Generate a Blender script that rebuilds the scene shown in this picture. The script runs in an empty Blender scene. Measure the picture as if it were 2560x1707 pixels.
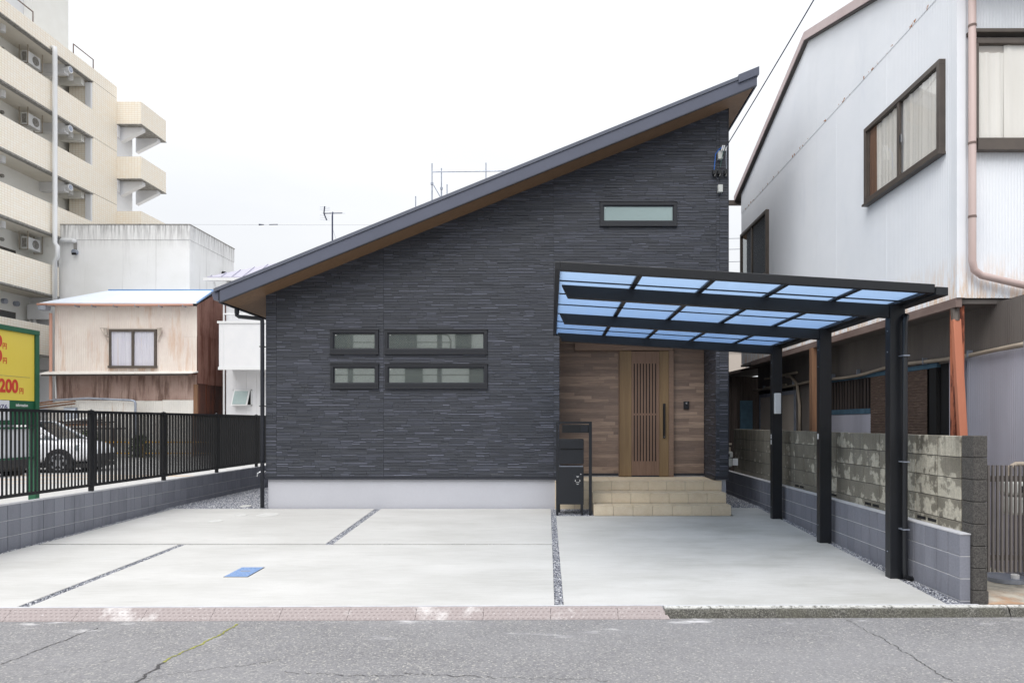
import bpy, bmesh, math, random
import numpy as np
from mathutils import Vector, Matrix, noise
R = random.Random(7)
sc = bpy.context.scene
# ---------------------------------------------------------------- camera, world, sun, exposure
cam = bpy.data.cameras.new("camera"); camo = bpy.data.objects.new("camera", cam); sc.collection.objects.link(camo)
camo.location = (0, 0, 1.65); camo.rotation_euler = (math.radians(90), 0, 0)
cam.sensor_width = 36.0; cam.lens = 24.0; cam.shift_x = -0.0379; cam.shift_y = 0.0797
cam.clip_start = 0.05; cam.clip_end = 1500
sc.camera = camo
SUN_EL, SUN_AZ = math.radians(55), math.radians(207)      # azimuth clockwise from +Y: the sun stands behind and left of the camera
world = bpy.data.worlds.new("World"); sc.world = world; world.use_nodes = True
wn, wl = world.node_tree.nodes, world.node_tree.links
wn.clear()
wo = wn.new("ShaderNodeOutputWorld")
sky = wn.new("ShaderNodeTexSky"); sky.sky_type = 'NISHITA'; sky.sun_disc = False
sky.sun_elevation = SUN_EL; sky.sun_rotation = SUN_AZ
bg1 = wn.new("ShaderNodeBackground"); bg1.inputs[1].default_value = 0.08
wl.new(sky.outputs[0], bg1.inputs[0])
tc = wn.new("ShaderNodeTexCoord"); mp = wn.new("ShaderNodeMapping"); mp.inputs[3].default_value = (1, 1, 3.2)
nz = wn.new("ShaderNodeTexNoise"); nz.inputs["Scale"].default_value = 1.6; nz.inputs["Detail"].default_value = 6; nz.inputs["Roughness"].default_value = .5
wl.new(tc.outputs["Generated"], mp.inputs[0]); wl.new(mp.outputs[0], nz.inputs[0])
cr = wn.new("ShaderNodeValToRGB")
cr.color_ramp.elements[0].position = .34; cr.color_ramp.elements[0].color = (.85, .873, .91, 1)
cr.color_ramp.elements[1].position = .62; cr.color_ramp.elements[1].color = (.95, .962, .98, 1)
wl.new(nz.outputs[0], cr.inputs[0])
bg2 = wn.new("ShaderNodeBackground"); wl.new(cr.outputs[0], bg2.inputs[0])
sp = wn.new("ShaderNodeSeparateXYZ"); wl.new(tc.outputs["Generated"], sp.inputs[0])
mr = wn.new("ShaderNodeMapRange"); mr.inputs[1].default_value = 0.0; mr.inputs[2].default_value = 1.0
mr.inputs[3].default_value = .57; mr.inputs[4].default_value = 1.27      # an overcast sky is brighter towards the zenith
pw = wn.new('ShaderNodeMath'); pw.operation = 'POWER'; pw.use_clamp = True; pw.inputs[1].default_value = 1.4; wl.new(sp.outputs[2], pw.inputs[0]); wl.new(pw.outputs[0], mr.inputs[0]); wl.new(mr.outputs[0], bg2.inputs[1])
mx = wn.new("ShaderNodeMixShader"); mx.inputs[0].default_value = .93
wl.new(bg1.outputs[0], mx.inputs[1]); wl.new(bg2.outputs[0], mx.inputs[2]); wl.new(mx.outputs[0], wo.inputs[0])
sl = bpy.data.lights.new("sun", 'SUN'); sl.energy = 1.5; sl.angle = math.radians(45); sl.color = (1, .975, .94)
so = bpy.data.objects.new("sun", sl); sc.collection.objects.link(so); so.location = (-20, -30, 40)
d = Vector((math.sin(SUN_AZ)*math.cos(SUN_EL), math.cos(SUN_AZ)*math.cos(SUN_EL), math.sin(SUN_EL)))
so.rotation_euler = d.to_track_quat('Z', 'Y').to_euler()
sc.view_settings.view_transform = 'Standard'; sc.view_settings.look = 'None'
sc.view_settings.exposure = 0.66; sc.view_settings.gamma = 1; sc.view_settings.use_curve_mapping = False
sc.render.engine = 'CYCLES'
try:
    sc.cycles.use_denoising = True; sc.cycles.denoiser = 'OPENIMAGEDENOISE'
    sc.cycles.max_bounces = 8; sc.cycles.transparent_max_bounces = 24; sc.cycles.use_adaptive_sampling = True
    sc.cycles.adaptive_threshold = 0.012
except Exception: pass

# ---------------------------------------------------------------- helpers
COL = sc.collection
def lin(c, k=1.0):
    out = []
    for v in c:
        v /= 255.0
        out.append((v/12.92 if v <= .04045 else ((v+.055)/1.055)**2.4)*k)
    return (*out, 1)
def loc_of(p): return Vector((0, 0, 0)) if p is None else p.matrix_world.translation.copy() if p.parent is None else loc_of(p.parent) + p.location
def thing(name, label, cat, loc=(0, 0, 0), group=None, rz=0):
    o = bpy.data.objects.new(name, None); COL.objects.link(o); o.location = loc; o.rotation_euler = (0, 0, rz)
    o.empty_display_size = .1
    o['label'] = label; o['category'] = cat
    if group: o['group'] = group
    return o
def tag(o, label, cat, group=None):
    o['label'] = label; o['category'] = cat
    if group: o['group'] = group
    return o
WORLD = {}
def wloc(o):
    v = Vector((0, 0, 0))
    while o is not None:
        v += Vector(o.location); o = o.parent
    return v
class MB:
    def __init__(s): s.v = []; s.f = []
    def add(s, vs, fs):
        n = len(s.v); s.v += [tuple(v) for v in vs]; s.f += [tuple(i+n for i in f) for f in fs]; return s
    def box(s, x0, x1, y0, y1, z0, z1):
        return s.add([(x0,y0,z0),(x1,y0,z0),(x1,y1,z0),(x0,y1,z0),(x0,y0,z1),(x1,y0,z1),(x1,y1,z1),(x0,y1,z1)],
                     [(0,3,2,1),(4,5,6,7),(0,1,5,4),(1,2,6,5),(2,3,7,6),(3,0,4,7)])
    def hexa(s, p): # 8 points: bottom ring 4, top ring 4
        return s.add(p, [(0,3,2,1),(4,5,6,7),(0,1,5,4),(1,2,6,5),(2,3,7,6),(3,0,4,7)])
    def prism(s, poly, a, b, axis='y'):
        n = len(poly)
        def P(p, t): return (p[0], t, p[1]) if axis == 'y' else (t, p[0], p[1]) if axis == 'x' else (p[0], p[1], t)
        vs = [P(p, a) for p in poly] + [P(p, b) for p in poly]
        fs = [tuple(range(n)), tuple(range(2*n-1, n-1, -1))] + [(i, i+n, (i+1) % n+n, (i+1) % n) for i in range(n)]
        return s.add(vs, fs)
    def bar(s, p0, p1, w, h, up=(0, 0, 1)):
        p0, p1 = Vector(p0), Vector(p1); d = (p1-p0).normalized(); u = Vector(up)
        if abs(d.dot(u)) > .98: u = Vector((0, 1, 0))
        a = d.cross(u).normalized()*w/2; b = a.cross(d).normalized()*h/2
        return s.hexa([p0-a-b, p0+a-b, p1+a-b, p1-a-b, p0-a+b, p0+a+b, p1+a+b, p1-a+b])
    def cyl(s, p0, p1, r, n=10, r1=None, caps=True):
        p0, p1 = Vector(p0), Vector(p1); d = (p1-p0).normalized(); r1 = r if r1 is None else r1
        u = Vector((0, 0, 1)) if abs(d.z) < .9 else Vector((1, 0, 0))
        a = d.cross(u).normalized(); b = a.cross(d)
        vs = []
        for p, q in ((p0, r), (p1, r1)):
            for i in range(n):
                t = 2*math.pi*i/n; vs.append(p+a*math.cos(t)*q+b*math.sin(t)*q)
        fs = [(i, (i+1) % n, (i+1) % n+n, i+n) for i in range(n)]
        if caps: fs += [tuple(range(n-1, -1, -1)), tuple(range(n, 2*n))]
        return s.add(vs, fs)
    def tube(s, pts, r, n=8):
        pts = [Vector(p) for p in pts]; vs = []; fs = []
        pa = None
        for k, p in enumerate(pts):
            d = (pts[min(k+1, len(pts)-1)]-pts[max(k-1, 0)]).normalized()
            if pa is None:
                u = Vector((0, 0, 1)) if abs(d.z) < .9 else Vector((1, 0, 0)); pa = d.cross(u).normalized()
            a = (pa - d*pa.dot(d)).normalized(); pa = a; b = d.cross(a)
            for i in range(n):
                t = 2*math.pi*i/n; vs.append(p+a*math.cos(t)*r+b*math.sin(t)*r)
        for k in range(len(pts)-1):
            for i in range(n): fs.append((k*n+i, k*n+(i+1) % n, (k+1)*n+(i+1) % n, (k+1)*n+i))
        fs += [tuple(range(n-1, -1, -1)), tuple(range((len(pts)-1)*n, len(pts)*n))]
        return s.add(vs, fs)
    def corr(s, axis, a0, a1, plane, z0, z1, pitch=.035, amp=.006, out=-1, seg=4, back=.02):
        """corrugated sheet standing in a vertical plane; z0 / z1 numbers or functions of the running coordinate"""
        n = max(2, int(round((a1-a0)/pitch*seg))); vs = []
        for i in range(n+1):
            a = a0+(a1-a0)*i/n; h = amp*math.sin(2*math.pi*a/pitch)
            q = plane+out*(h+amp)
            lo = z0(a) if callable(z0) else z0; hi = z1(a) if callable(z1) else z1
            for z in (lo, hi): vs.append((a, q, z) if axis == 'x' else (q, a, z))
        fs = [(2*i, 2*i+2, 2*i+3, 2*i+1) for i in range(n)]
        return s.add(vs, fs)
    def build(s, name, mat, parent=None, smooth=False, bevel=0, kind=None, label=None):
        me = bpy.data.meshes.new(name); off = wloc(parent) if parent else Vector((0, 0, 0))
        if parent is None and s.v:
            a = np.array(s.v); off = Vector((float((a[:,0].min()+a[:,0].max())/2), float((a[:,1].min()+a[:,1].max())/2), float(a[:,2].min())))
        me.from_pydata([tuple(Vector(v)-off) for v in s.v], [], s.f)
        if smooth: me.polygons.foreach_set("use_smooth", [True]*len(me.polygons))
        if mat: me.materials.append(mat)
        bm = bmesh.new(); bm.from_mesh(me); 
        if not smooth or smooth == 2: bmesh.ops.recalc_face_normals(bm, faces=bm.faces)
        bm.to_mesh(me); bm.free(); me.update()
        o = bpy.data.objects.new(name, me); COL.objects.link(o)
        if parent: o.parent = parent
        else: o.location = off
        if bevel:
            m = o.modifiers.new("bevel", 'BEVEL'); m.width = bevel; m.segments = 2; m.limit_method = 'ANGLE'
        if kind: o['kind'] = kind
        if label: o['label'] = label
        return o
def box(name, mat, parent, *a, **k): return MB().box(*a).build(name, mat, parent, **k)
_bm = {}
def cbox_mesh(name, sx, sy, sz, c, mat):
    key = (name, round(sx, 4), round(sy, 4), round(sz, 4), c, mat.name)
    if key in _bm: return _bm[key]
    bm = bmesh.new(); bmesh.ops.create_cube(bm, size=1)
    bmesh.ops.scale(bm, vec=(sx, sy, sz), verts=bm.verts)
    if c: bmesh.ops.bevel(bm, geom=bm.edges[:], offset=c, segments=1, affect='EDGES')
    me = bpy.data.meshes.new(name); bm.to_mesh(me); bm.free(); me.materials.append(mat); _bm[key] = me; return me
def cbox(name, mat, parent, x0, x1, y0, y1, z0, z1, c=.003, label=None):
    me = cbox_mesh(name, x1-x0, y1-y0, z1-z0, c, mat)
    o = bpy.data.objects.new(name, me); COL.objects.link(o)
    o.location = Vector(((x0+x1)/2, (y0+y1)/2, (z0+z1)/2)) - (wloc(parent) if parent else Vector((0, 0, 0)))
    if parent: o.parent = parent
    if label: o['label'] = label
    return o

# ---------------------------------------------------------------- materials
class NT:
    def __init__(s, name):
        s.m = bpy.data.materials.new(name); s.m.use_nodes = True; s.t = s.m.node_tree; s.n = s.t.nodes; s.l = s.t.links
        s.p = s.n["Principled BSDF"]; g = s.n.new("ShaderNodeNewGeometry"); s.pos = g.outputs["Position"]; s.geo = g
    def add(s, ty, **k):
        n = s.n.new(ty)
        for a, b in k.items(): setattr(n, a, b)
        return n
    def map(s, scale=(1, 1, 1), src=None):
        m = s.add("ShaderNodeMapping"); m.inputs[3].default_value = scale; s.l.new(src or s.pos, m.inputs[0]); return m.outputs[0]
    def noise(s, scale, detail=4, rough=.55, vec=None, out=0):
        n = s.add("ShaderNodeTexNoise"); n.inputs["Scale"].default_value = scale; n.inputs["Detail"].default_value = detail
        n.inputs["Roughness"].default_value = rough; s.l.new(vec or s.pos, n.inputs[0]); return n.outputs[out]
    def voro(s, scale, vec=None, out="Color", feature='F1'):
        n = s.add("ShaderNodeTexVoronoi", feature=feature); n.inputs["Scale"].default_value = scale; s.l.new(vec or s.pos, n.inputs[0]); return n.outputs[out]
    def ramp(s, fac, stops):
        r = s.add("ShaderNodeValToRGB"); e = r.color_ramp.elements
        while len(e) < len(stops): e.new(.5)
        for i, (p, c) in enumerate(stops):
            e[i].position = p; e[i].color = c if len(c) == 4 else (*c, 1)
        s.l.new(fac, r.inputs[0]); return r.outputs[0]
    def val(s, fac, a, b, lo=0., hi=1.):
        m = s.add("ShaderNodeMapRange"); m.inputs[1].default_value = a; m.inputs[2].default_value = b
        m.inputs[3].default_value = lo; m.inputs[4].default_value = hi; s.l.new(fac, m.inputs[0]); return m.outputs[0]
    def mix(s, fac, a, b, mode='MIX'):
        m = s.add("ShaderNodeMix", data_type='RGBA', blend_type=mode)
        for sock, v in ((m.inputs[0], fac), (m.inputs[6], a), (m.inputs[7], b)):
            if hasattr(v, 'links') or hasattr(v, 'is_linked'): s.l.new(v, sock)
            else: sock.default_value = v
        return m.outputs[2]
    def math(s, op, a, b=None):
        m = s.add("ShaderNodeMath", operation=op)
        for i, v in enumerate((a, b)):
            if v is None: continue
            if hasattr(v, 'is_linked'): s.l.new(v, m.inputs[i])
            else: m.inputs[i].default_value = v
        return m.outputs[0]
    def xyz(s): 
        n = s.add("ShaderNodeSeparateXYZ"); s.l.new(s.pos, n.inputs[0]); return n.outputs
    def rand(s): return s.add("ShaderNodeObjectInfo").outputs["Random"]
    def base(s, c):
        if hasattr(c, 'is_linked'): s.l.new(c, s.p.inputs["Base Color"])
        else: s.p.inputs["Base Color"].default_value = c
    def bump(s, h, strength=.3, dist=.01):
        b = s.add("ShaderNodeBump"); b.inputs["Strength"].default_value = strength; b.inputs["Distance"].default_value = dist
        s.l.new(h, b.inputs["Height"]); s.l.new(b.outputs[0], s.p.inputs["Normal"])
    def rough(s, v):
        if hasattr(v, 'is_linked'): s.l.new(v, s.p.inputs["Roughness"])
        else: s.p.inputs["Roughness"].default_value = v
def simple(name, c, c2=None, scale=3, stretch=(1, 1, 1), rough=.6, metal=0, bump=0, bscale=40, rnd=0, fine=0, spec=None, dist=.005):
    t = NT(name); c2 = c2 or c
    v = t.map(stretch); n = t.noise(scale, 5, .6, v)
    k = t.val(n, .3, .7)
    if fine:
        f = t.noise(fine, 3, .6); k = t.math('ADD', t.math('MULTIPLY', k, .6), t.math('MULTIPLY', t.val(f, .3, .7), .4))
    out = t.mix(k, c, c2)
    if rnd:
        r = t.val(t.rand(), 0, 1, 1-rnd, 1+rnd)
        hv = t.add("ShaderNodeHueSaturation"); t.l.new(r, hv.inputs["Value"]); t.l.new(out, hv.inputs["Color"]); out = hv.outputs[0]
    t.base(out); t.rough(rough); t.p.inputs["Metallic"].default_value = metal
    if spec is not None: t.p.inputs["Specular IOR Level"].default_value = spec
    if bump: t.bump(t.noise(bscale, 4, .6, v), bump, dist)
    return t.m
m = {}
m['siding'] = simple('dark_siding', lin((61,64,72)), lin((54,57,65)), 5, (1,1,6), .5, bump=.35, bscale=60, spec=.55)
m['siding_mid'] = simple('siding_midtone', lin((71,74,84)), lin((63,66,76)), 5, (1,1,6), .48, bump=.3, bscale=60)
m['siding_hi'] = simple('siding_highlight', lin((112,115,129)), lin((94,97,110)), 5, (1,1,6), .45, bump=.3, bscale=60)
t = NT('dark_siding_side')
x = t.xyz(); v = t.map((1, 1, 20.4)); n = t.noise(1.2, 3, .5, v); w = t.math('FRACT', t.math('MULTIPLY', x[2], 20.4))
g = t.math('LESS_THAN', w, .1); t.base(t.mix(g, lin((68,71,82)), lin((44,46,53)))); t.bump(t.math('ADD', t.math('MULTIPLY', w, .5), t.val(n, .3, .7)), .7, .012); t.rough(.55); m['siding_side'] = t.m
m['trim'] = simple('roof_trim', lin((87,91,107)), lin((81,85,100)), 1.2, rough=.42, metal=.0, bump=.03, bscale=3)
m['trim2'] = simple('roof_trim_top', lin((96,100,113)), lin((90,94,106)), 1.2, rough=.4)
m['trimdark'] = simple('dark_drip', lin((42,45,54)), rough=.5)
m['soffit'] = simple('wood_soffit', lin((140,110,84)), lin((118,92,68)), 2.5, (1.2,10,10), .6, bump=.1, bscale=20)
m['blackmetal'] = simple('black_metal', lin((38,40,45)), lin((33,35,40)), 2, rough=.42, spec=.45)
m['carport'] = simple('carport_metal', lin((31,33,38)), lin((27,29,33)), 2, rough=.38, spec=.5)
m['fence'] = simple('black_fence', lin((24,25,29)), lin((19,20,24)), 2, rough=.5)
m['winframe'] = simple('window_frame_black', lin((36,38,44)), rough=.4)
m['steel'] = simple('steel', lin((178,184,196)), lin((140,148,165)), 6, rough=.4, metal=.5)
m['white'] = simple('white_plastic', lin((228,229,230)), rough=.5)
m['white2'] = simple('white_wall', lin((230,230,232)), lin((223,224,227)), 1.5, rough=.6, bump=.05)
m['found'] = simple('foundation_render', lin((192,193,200)), lin((184,185,192)), 1.3, rough=.85, bump=.15, bscale=80, fine=30)
# slab
t = NT('slab_concrete')
a = t.noise(.55, 6, .6, t.map((1, 2.2, 1))); b = t.noise(2.2, 6, .65, t.map((1, 3, 1))); f = t.noise(90, 3, .6); ln = t.noise(14, 4, .6, t.map((.25, 3, 1)))
c = t.mix(t.val(a, .35, .68), lin((184,183,180)), lin((203,202,200)))
c = t.mix(t.val(b, .52, .78, 0, .55), c, lin((176,175,171)))
c = t.mix(t.val(ln, .42, .7, 0, .4), c, lin((208,208,207)))
c = t.mix(t.val(f, .35, .65, 0, .15), c, lin((160,160,157)))
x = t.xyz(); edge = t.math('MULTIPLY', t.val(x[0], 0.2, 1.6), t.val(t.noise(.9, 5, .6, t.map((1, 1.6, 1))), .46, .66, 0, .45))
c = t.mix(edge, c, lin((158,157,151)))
t.base(c); t.rough(.8); t.bump(t.math('ADD', f, t.math('MULTIPLY', b, 2.)), .12, .004); m['slab'] = t.m
# asphalt
t = NT('asphalt')
sp1 = t.voro(85, out="Color"); sp2 = t.noise(170, 2, .6); big = t.noise(.9, 5, .6); mid = t.noise(9, 4, .6)
hs = t.add("ShaderNodeSeparateColor"); t.l.new(sp1, hs.inputs[0])
c = t.ramp(hs.outputs[0], [(0, lin((112,111,114))), (.5, lin((138,137,139))), (.86, lin((148,147,146))), (1, lin((192,189,181)))])
c = t.mix(t.val(sp2, .35, .65, 0, .4), c, lin((100,99,103)))
c = t.mix(t.val(big, .4, .7, 0, .3), c, lin((162,161,163)))
c = t.mix(t.val(t.noise(.35, 5, .6, t.map((.5, 1.6, 1))), .42, .62, 0, .35), c, lin((150,149,151)))
c = t.mix(t.val(mid, .5, .75, 0, .25), c, lin((120,119,121)))
x = t.xyz()
# lime and mortar spills along the kerb line
spill = t.math('MULTIPLY', t.val(t.noise(1.7, 6, .65, t.map((1, 2.6, 1))), .60, .70), t.val(x[1], 5.3, 5.9))
c = t.mix(t.math('MULTIPLY', spill, .75), c, lin((222,220,222)))
t.base(c); t.rough(.9); t.bump(t.math('ADD', hs.outputs[0], sp2), .7, .004); m['asphalt'] = t.m
t = NT('lot_asphalt')
sp1 = t.voro(40, out="Color"); hs = t.add("ShaderNodeSeparateColor"); t.l.new(sp1, hs.inputs[0])
c = t.mix(hs.outputs[0], lin((176,175,174)), lin((196,195,192))); c = t.mix(t.val(t.noise(1.2), .4, .7, 0, .4), c, lin((165,164,164))); t.base(c); t.rough(.9); m['lot'] = t.m
m['ground'] = simple('earth', lin((120,116,110)), lin((140,136,130)), .7, rough=.95, bump=.3)
m['crack'] = simple('crack', lin((66,65,68)), lin((84,82,82)), 20, rough=1)
m['moss'] = simple('moss', lin((166,164,84)), lin((128,132,66)), 25, rough=1)
t = NT('gravel')
vc = t.voro(75, out="Color"); hs = t.add("ShaderNodeSeparateColor"); t.l.new(vc, hs.inputs[0])
c = t.ramp(hs.outputs[0], [(0, lin((76,79,92))), (.4, lin((122,125,136))), (.75, lin((172,174,180))), (1, lin((236,236,238)))]); t.base(c); t.rough(.85); m['gravel'] = t.m
m['gravelbed'] = simple('gravel_bed', lin((84,86,94)), lin((110,112,118)), 60, rough=1)
def block_mat(name, c1, c2, stain, amount):
    t = NT(name); r = t.rand()
    n = t.noise(55, 4, .7); big = t.noise(2.2, 5, .6); v = t.noise(6, 5, .6, t.map((1, 1, .22)))
    c = t.mix(t.val(n, .3, .7), c1, c2); c = t.mix(t.val(r, 0, 1, 0, .35), c, stain)
    c = t.mix(t.val(v, .5, .75, 0, amount), c, stain)
    c = t.mix(t.val(n, .62, .72, 0, .45), c, stain)
    t.base(c); t.rough(.9); t.bump(n, .45, .004); return t.m
m['block'] = block_mat('new_block', lin((128,130,141)), lin((142,144,154)), lin((104,106,116)), .5)
m['block_l'] = block_mat('new_block_left', lin((134,136,146)), lin((150,152,161)), lin((108,110,119)), .6)
m['mortar'] = simple('mortar', lin((120,120,124)), lin((150,150,152)), 10, rough=1, bump=.3)
m['mortardark'] = simple('dark_joint', lin((66,67,72)), lin((84,85,90)), 10, rough=1)
m['coping'] = simple('coping', lin((206,206,210)), lin((184,185,190)), 6, rough=.9, bump=.2)
t = NT('old_block')
r = t.rand(); big = t.noise(5.0, 6, .62, t.map((1, 1, .8)))
cmb = t.add("ShaderNodeCombineXYZ"); t.l.new(t.math('MULTIPLY', r, 9), cmb.inputs[1]); va = t.add("ShaderNodeVectorMath", operation='ADD'); t.l.new(t.pos, va.inputs[0]); t.l.new(cmb.outputs[0], va.inputs[1])
big = t.noise(5.2, 6, .6, va.outputs[0])
fin = t.noise(70, 4, .7); x = t.xyz()
oc = t.add("ShaderNodeTexCoord"); os_ = t.add("ShaderNodeSeparateXYZ"); t.l.new(oc.outputs["Object"], os_.inputs[0])
drip = t.noise(14, 4, .6, t.map((1, 1, .12)))
thr = t.math('ADD', t.math('ADD', big, t.val(r, 0, 1, -.07, .08)), t.math('ADD', t.math('MULTIPLY', os_.outputs[2], -.75), t.val(drip, .3, .7, -.04, .04)))
far = t.val(x[1], 7.0, 11.5, 0.03, -.17); thr = t.math('ADD', thr, far)
mask = t.math('MULTIPLY', t.val(thr, .49, .555), t.val(t.noise(24, 4, .65), .3, .6, .55, 1))
dk = t.mix(t.val(fin, .3, .7), lin((112,108,99)), lin((150,145,132))); dk = t.mix(t.val(r, 0, 1, 0, .35), dk, lin((150,146,135))); dk = t.mix(t.val(t.noise(2.0), .4, .7, 0, .6), dk, lin((96,91,79)))
lt = t.mix(t.val(fin, .3, .7), lin((184,178,162)), lin((208,203,188)))
c = t.mix(mask, dk, lt); ws = t.noise(3.2, 5, .65, t.map((2, 2, .18))); x = t.xyz()
c = t.mix(t.math('MULTIPLY', t.val(ws, .48, .66), t.val(x[2], .9, 1.5, .1, .5)), c, lin((74,70,62))); t.base(c); t.rough(.95); t.bump(t.math('ADD', fin, mask), .5, .005); m['oldblock'] = t.m
t = NT('old_pillar')
fin = t.noise(90, 4, .75); c = t.mix(t.val(fin, .35, .68), lin((52,50,50)), lin((104,101,97))); t.base(c); t.rough(.95); t.bump(fin, .8, .006); m['pillar'] = t.m
t = NT('kerb_concrete')
fin = t.noise(70, 5, .75); x = t.xyz(); up = t.add("ShaderNodeSeparateXYZ"); t.l.new(t.geo.outputs["Normal"], up.inputs[0])
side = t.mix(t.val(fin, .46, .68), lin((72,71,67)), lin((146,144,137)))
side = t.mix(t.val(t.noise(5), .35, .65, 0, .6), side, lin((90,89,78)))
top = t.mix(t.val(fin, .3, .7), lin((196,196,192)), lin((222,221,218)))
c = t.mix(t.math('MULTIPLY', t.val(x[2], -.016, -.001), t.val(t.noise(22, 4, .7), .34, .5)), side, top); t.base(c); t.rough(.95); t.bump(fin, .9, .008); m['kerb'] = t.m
t = NT('ramp_plate')
n = t.noise(1.6, 6, .65); f = t.noise(40, 4, .7); x = t.xyz()
c = t.mix(t.val(f, .3, .7), lin((166,156,155)), lin((150,139,138))); c = t.mix(t.val(n, .56, .64, 0, .8), c, lin((206,202,201)))
c = t.mix(t.val(f, .60, .68, 0, .5), c, lin((226,222,222))); t.base(c); t.rough(.8); t.bump(f, .3, .003); m['ramp'] = t.m
t = NT('porch_tile')
n = t.noise(9, 5, .65); f = t.noise(60, 4, .6); r = t.rand()
c = t.mix(t.val(n, .3, .7), lin((206,189,164)), lin((220,206,184))); c = t.mix(t.val(r, 0, 1, 0, .4), c, lin((232,216,188)))
c = t.mix(t.val(f, .5, .75, 0, .2), c, lin((176,150,112))); t.base(c); t.rough(.55); t.bump(f, .15, .002); m['tile'] = t.m
m['grout'] = simple('grout', lin((168,164,158)), rough=1)
t = NT('wood_cladding')
r = t.rand(); cmb = t.add("ShaderNodeCombineXYZ"); t.l.new(t.math('MULTIPLY', r, 31), cmb.inputs[0]); va = t.add("ShaderNodeVectorMath", operation='ADD'); t.l.new(t.pos, va.inputs[0]); t.l.new(cmb.outputs[0], va.inputs[1])
g = t.noise(6, 6, .65, t.map((.5, 1, 11), va.outputs[0])); g2 = t.noise(14, 5, .7, t.map((.35, 1, 14), va.outputs[0]))
c = t.ramp(r, [(0, lin((116,100,91))), (.35, lin((130,111,100))), (.7, lin((146,125,111))), (1, lin((168,146,129)))])
c = t.mix(t.val(g, .38, .66, 0, .7), c, lin((98,83,76))); c = t.mix(t.val(g2, .55, .72, 0, .5), c, lin((174,150,130)))
t.base(c); t.rough(.6); t.bump(g2, .35, .003); m['plank'] = t.m
t = NT('door_wood')
g = t.noise(7, 6, .6, t.map((7, 7, .35))); g2 = t.noise(3, 4, .6, t.map((2.6, 2.6, .1)))
c = t.mix(t.val(g2, .35, .65), lin((136,113,82)), lin((118,96,70))); c = t.mix(t.val(g, .45, .75, 0, .45), c, lin((104,80,58))); t.base(c); t.rough(.45); m['doorwood'] = t.m
m['doorwood2'] = simple('door_slat_wood', lin((134,108,92)), lin((116,92,78)), 5, (8,8,.5), .5)
m['headwood'] = simple('header_wood', lin((136,113,98)), lin((118,97,84)), 5, (1,8,10), .5)
m['black'] = simple('black_plastic', lin((30,31,34)), rough=.35)
m['darkvoid'] = simple('dark_interior', lin((20,20,22)), rough=.8)
m['chrome'] = simple('chrome', lin((210,212,216)), rough=.2, metal=1)
# carport panel: frosted blue polycarbonate
t = NT('polycarbonate_panel'); t.n.remove(t.p); out = t.n["Material Output"]
tr = t.add("ShaderNodeBsdfTranslucent")
dt = t.add("ShaderNodeVectorMath", operation='DOT_PRODUCT'); t.l.new(t.geo.outputs["Incoming"], dt.inputs[0]); t.l.new(t.geo.outputs["Normal"], dt.inputs[1])
ab = t.math('ABSOLUTE', dt.outputs["Value"])          # a longer way through the tinted sheet absorbs more red
dirt = t.noise(3.5, 5, .6, t.map((1, .4, 1)))
tcol = t.mix(t.val(ab, .10, .26), (.17, .30, .55, 1), (.60, .69, .79, 1)); tcol = t.mix(t.val(dirt, .45, .75, 0, .35), tcol, (.44, .52, .62, 1)); t.l.new(tcol, tr.inputs[0])
tp = t.add("ShaderNodeBsdfTransparent"); tp.inputs[0].default_value = (.66, .78, .90, 1)
gl = t.add("ShaderNodeBsdfGlossy"); gl.inputs["Roughness"].default_value = .25; gl.inputs[0].default_value = (.7, .8, .95, 1)
a1 = t.add("ShaderNodeMixShader"); a1.inputs[0].default_value = .24; t.l.new(tr.outputs[0], a1.inputs[1]); t.l.new(tp.outputs[0], a1.inputs[2])
a2 = t.add("ShaderNodeMixShader"); a2.inputs[0].default_value = .06; t.l.new(a1.outputs[0], a2.inputs[1]); t.l.new(gl.outputs[0], a2.inputs[2]); t.l.new(a2.outputs[0], out.inputs[0]); m['poly'] = t.m
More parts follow.
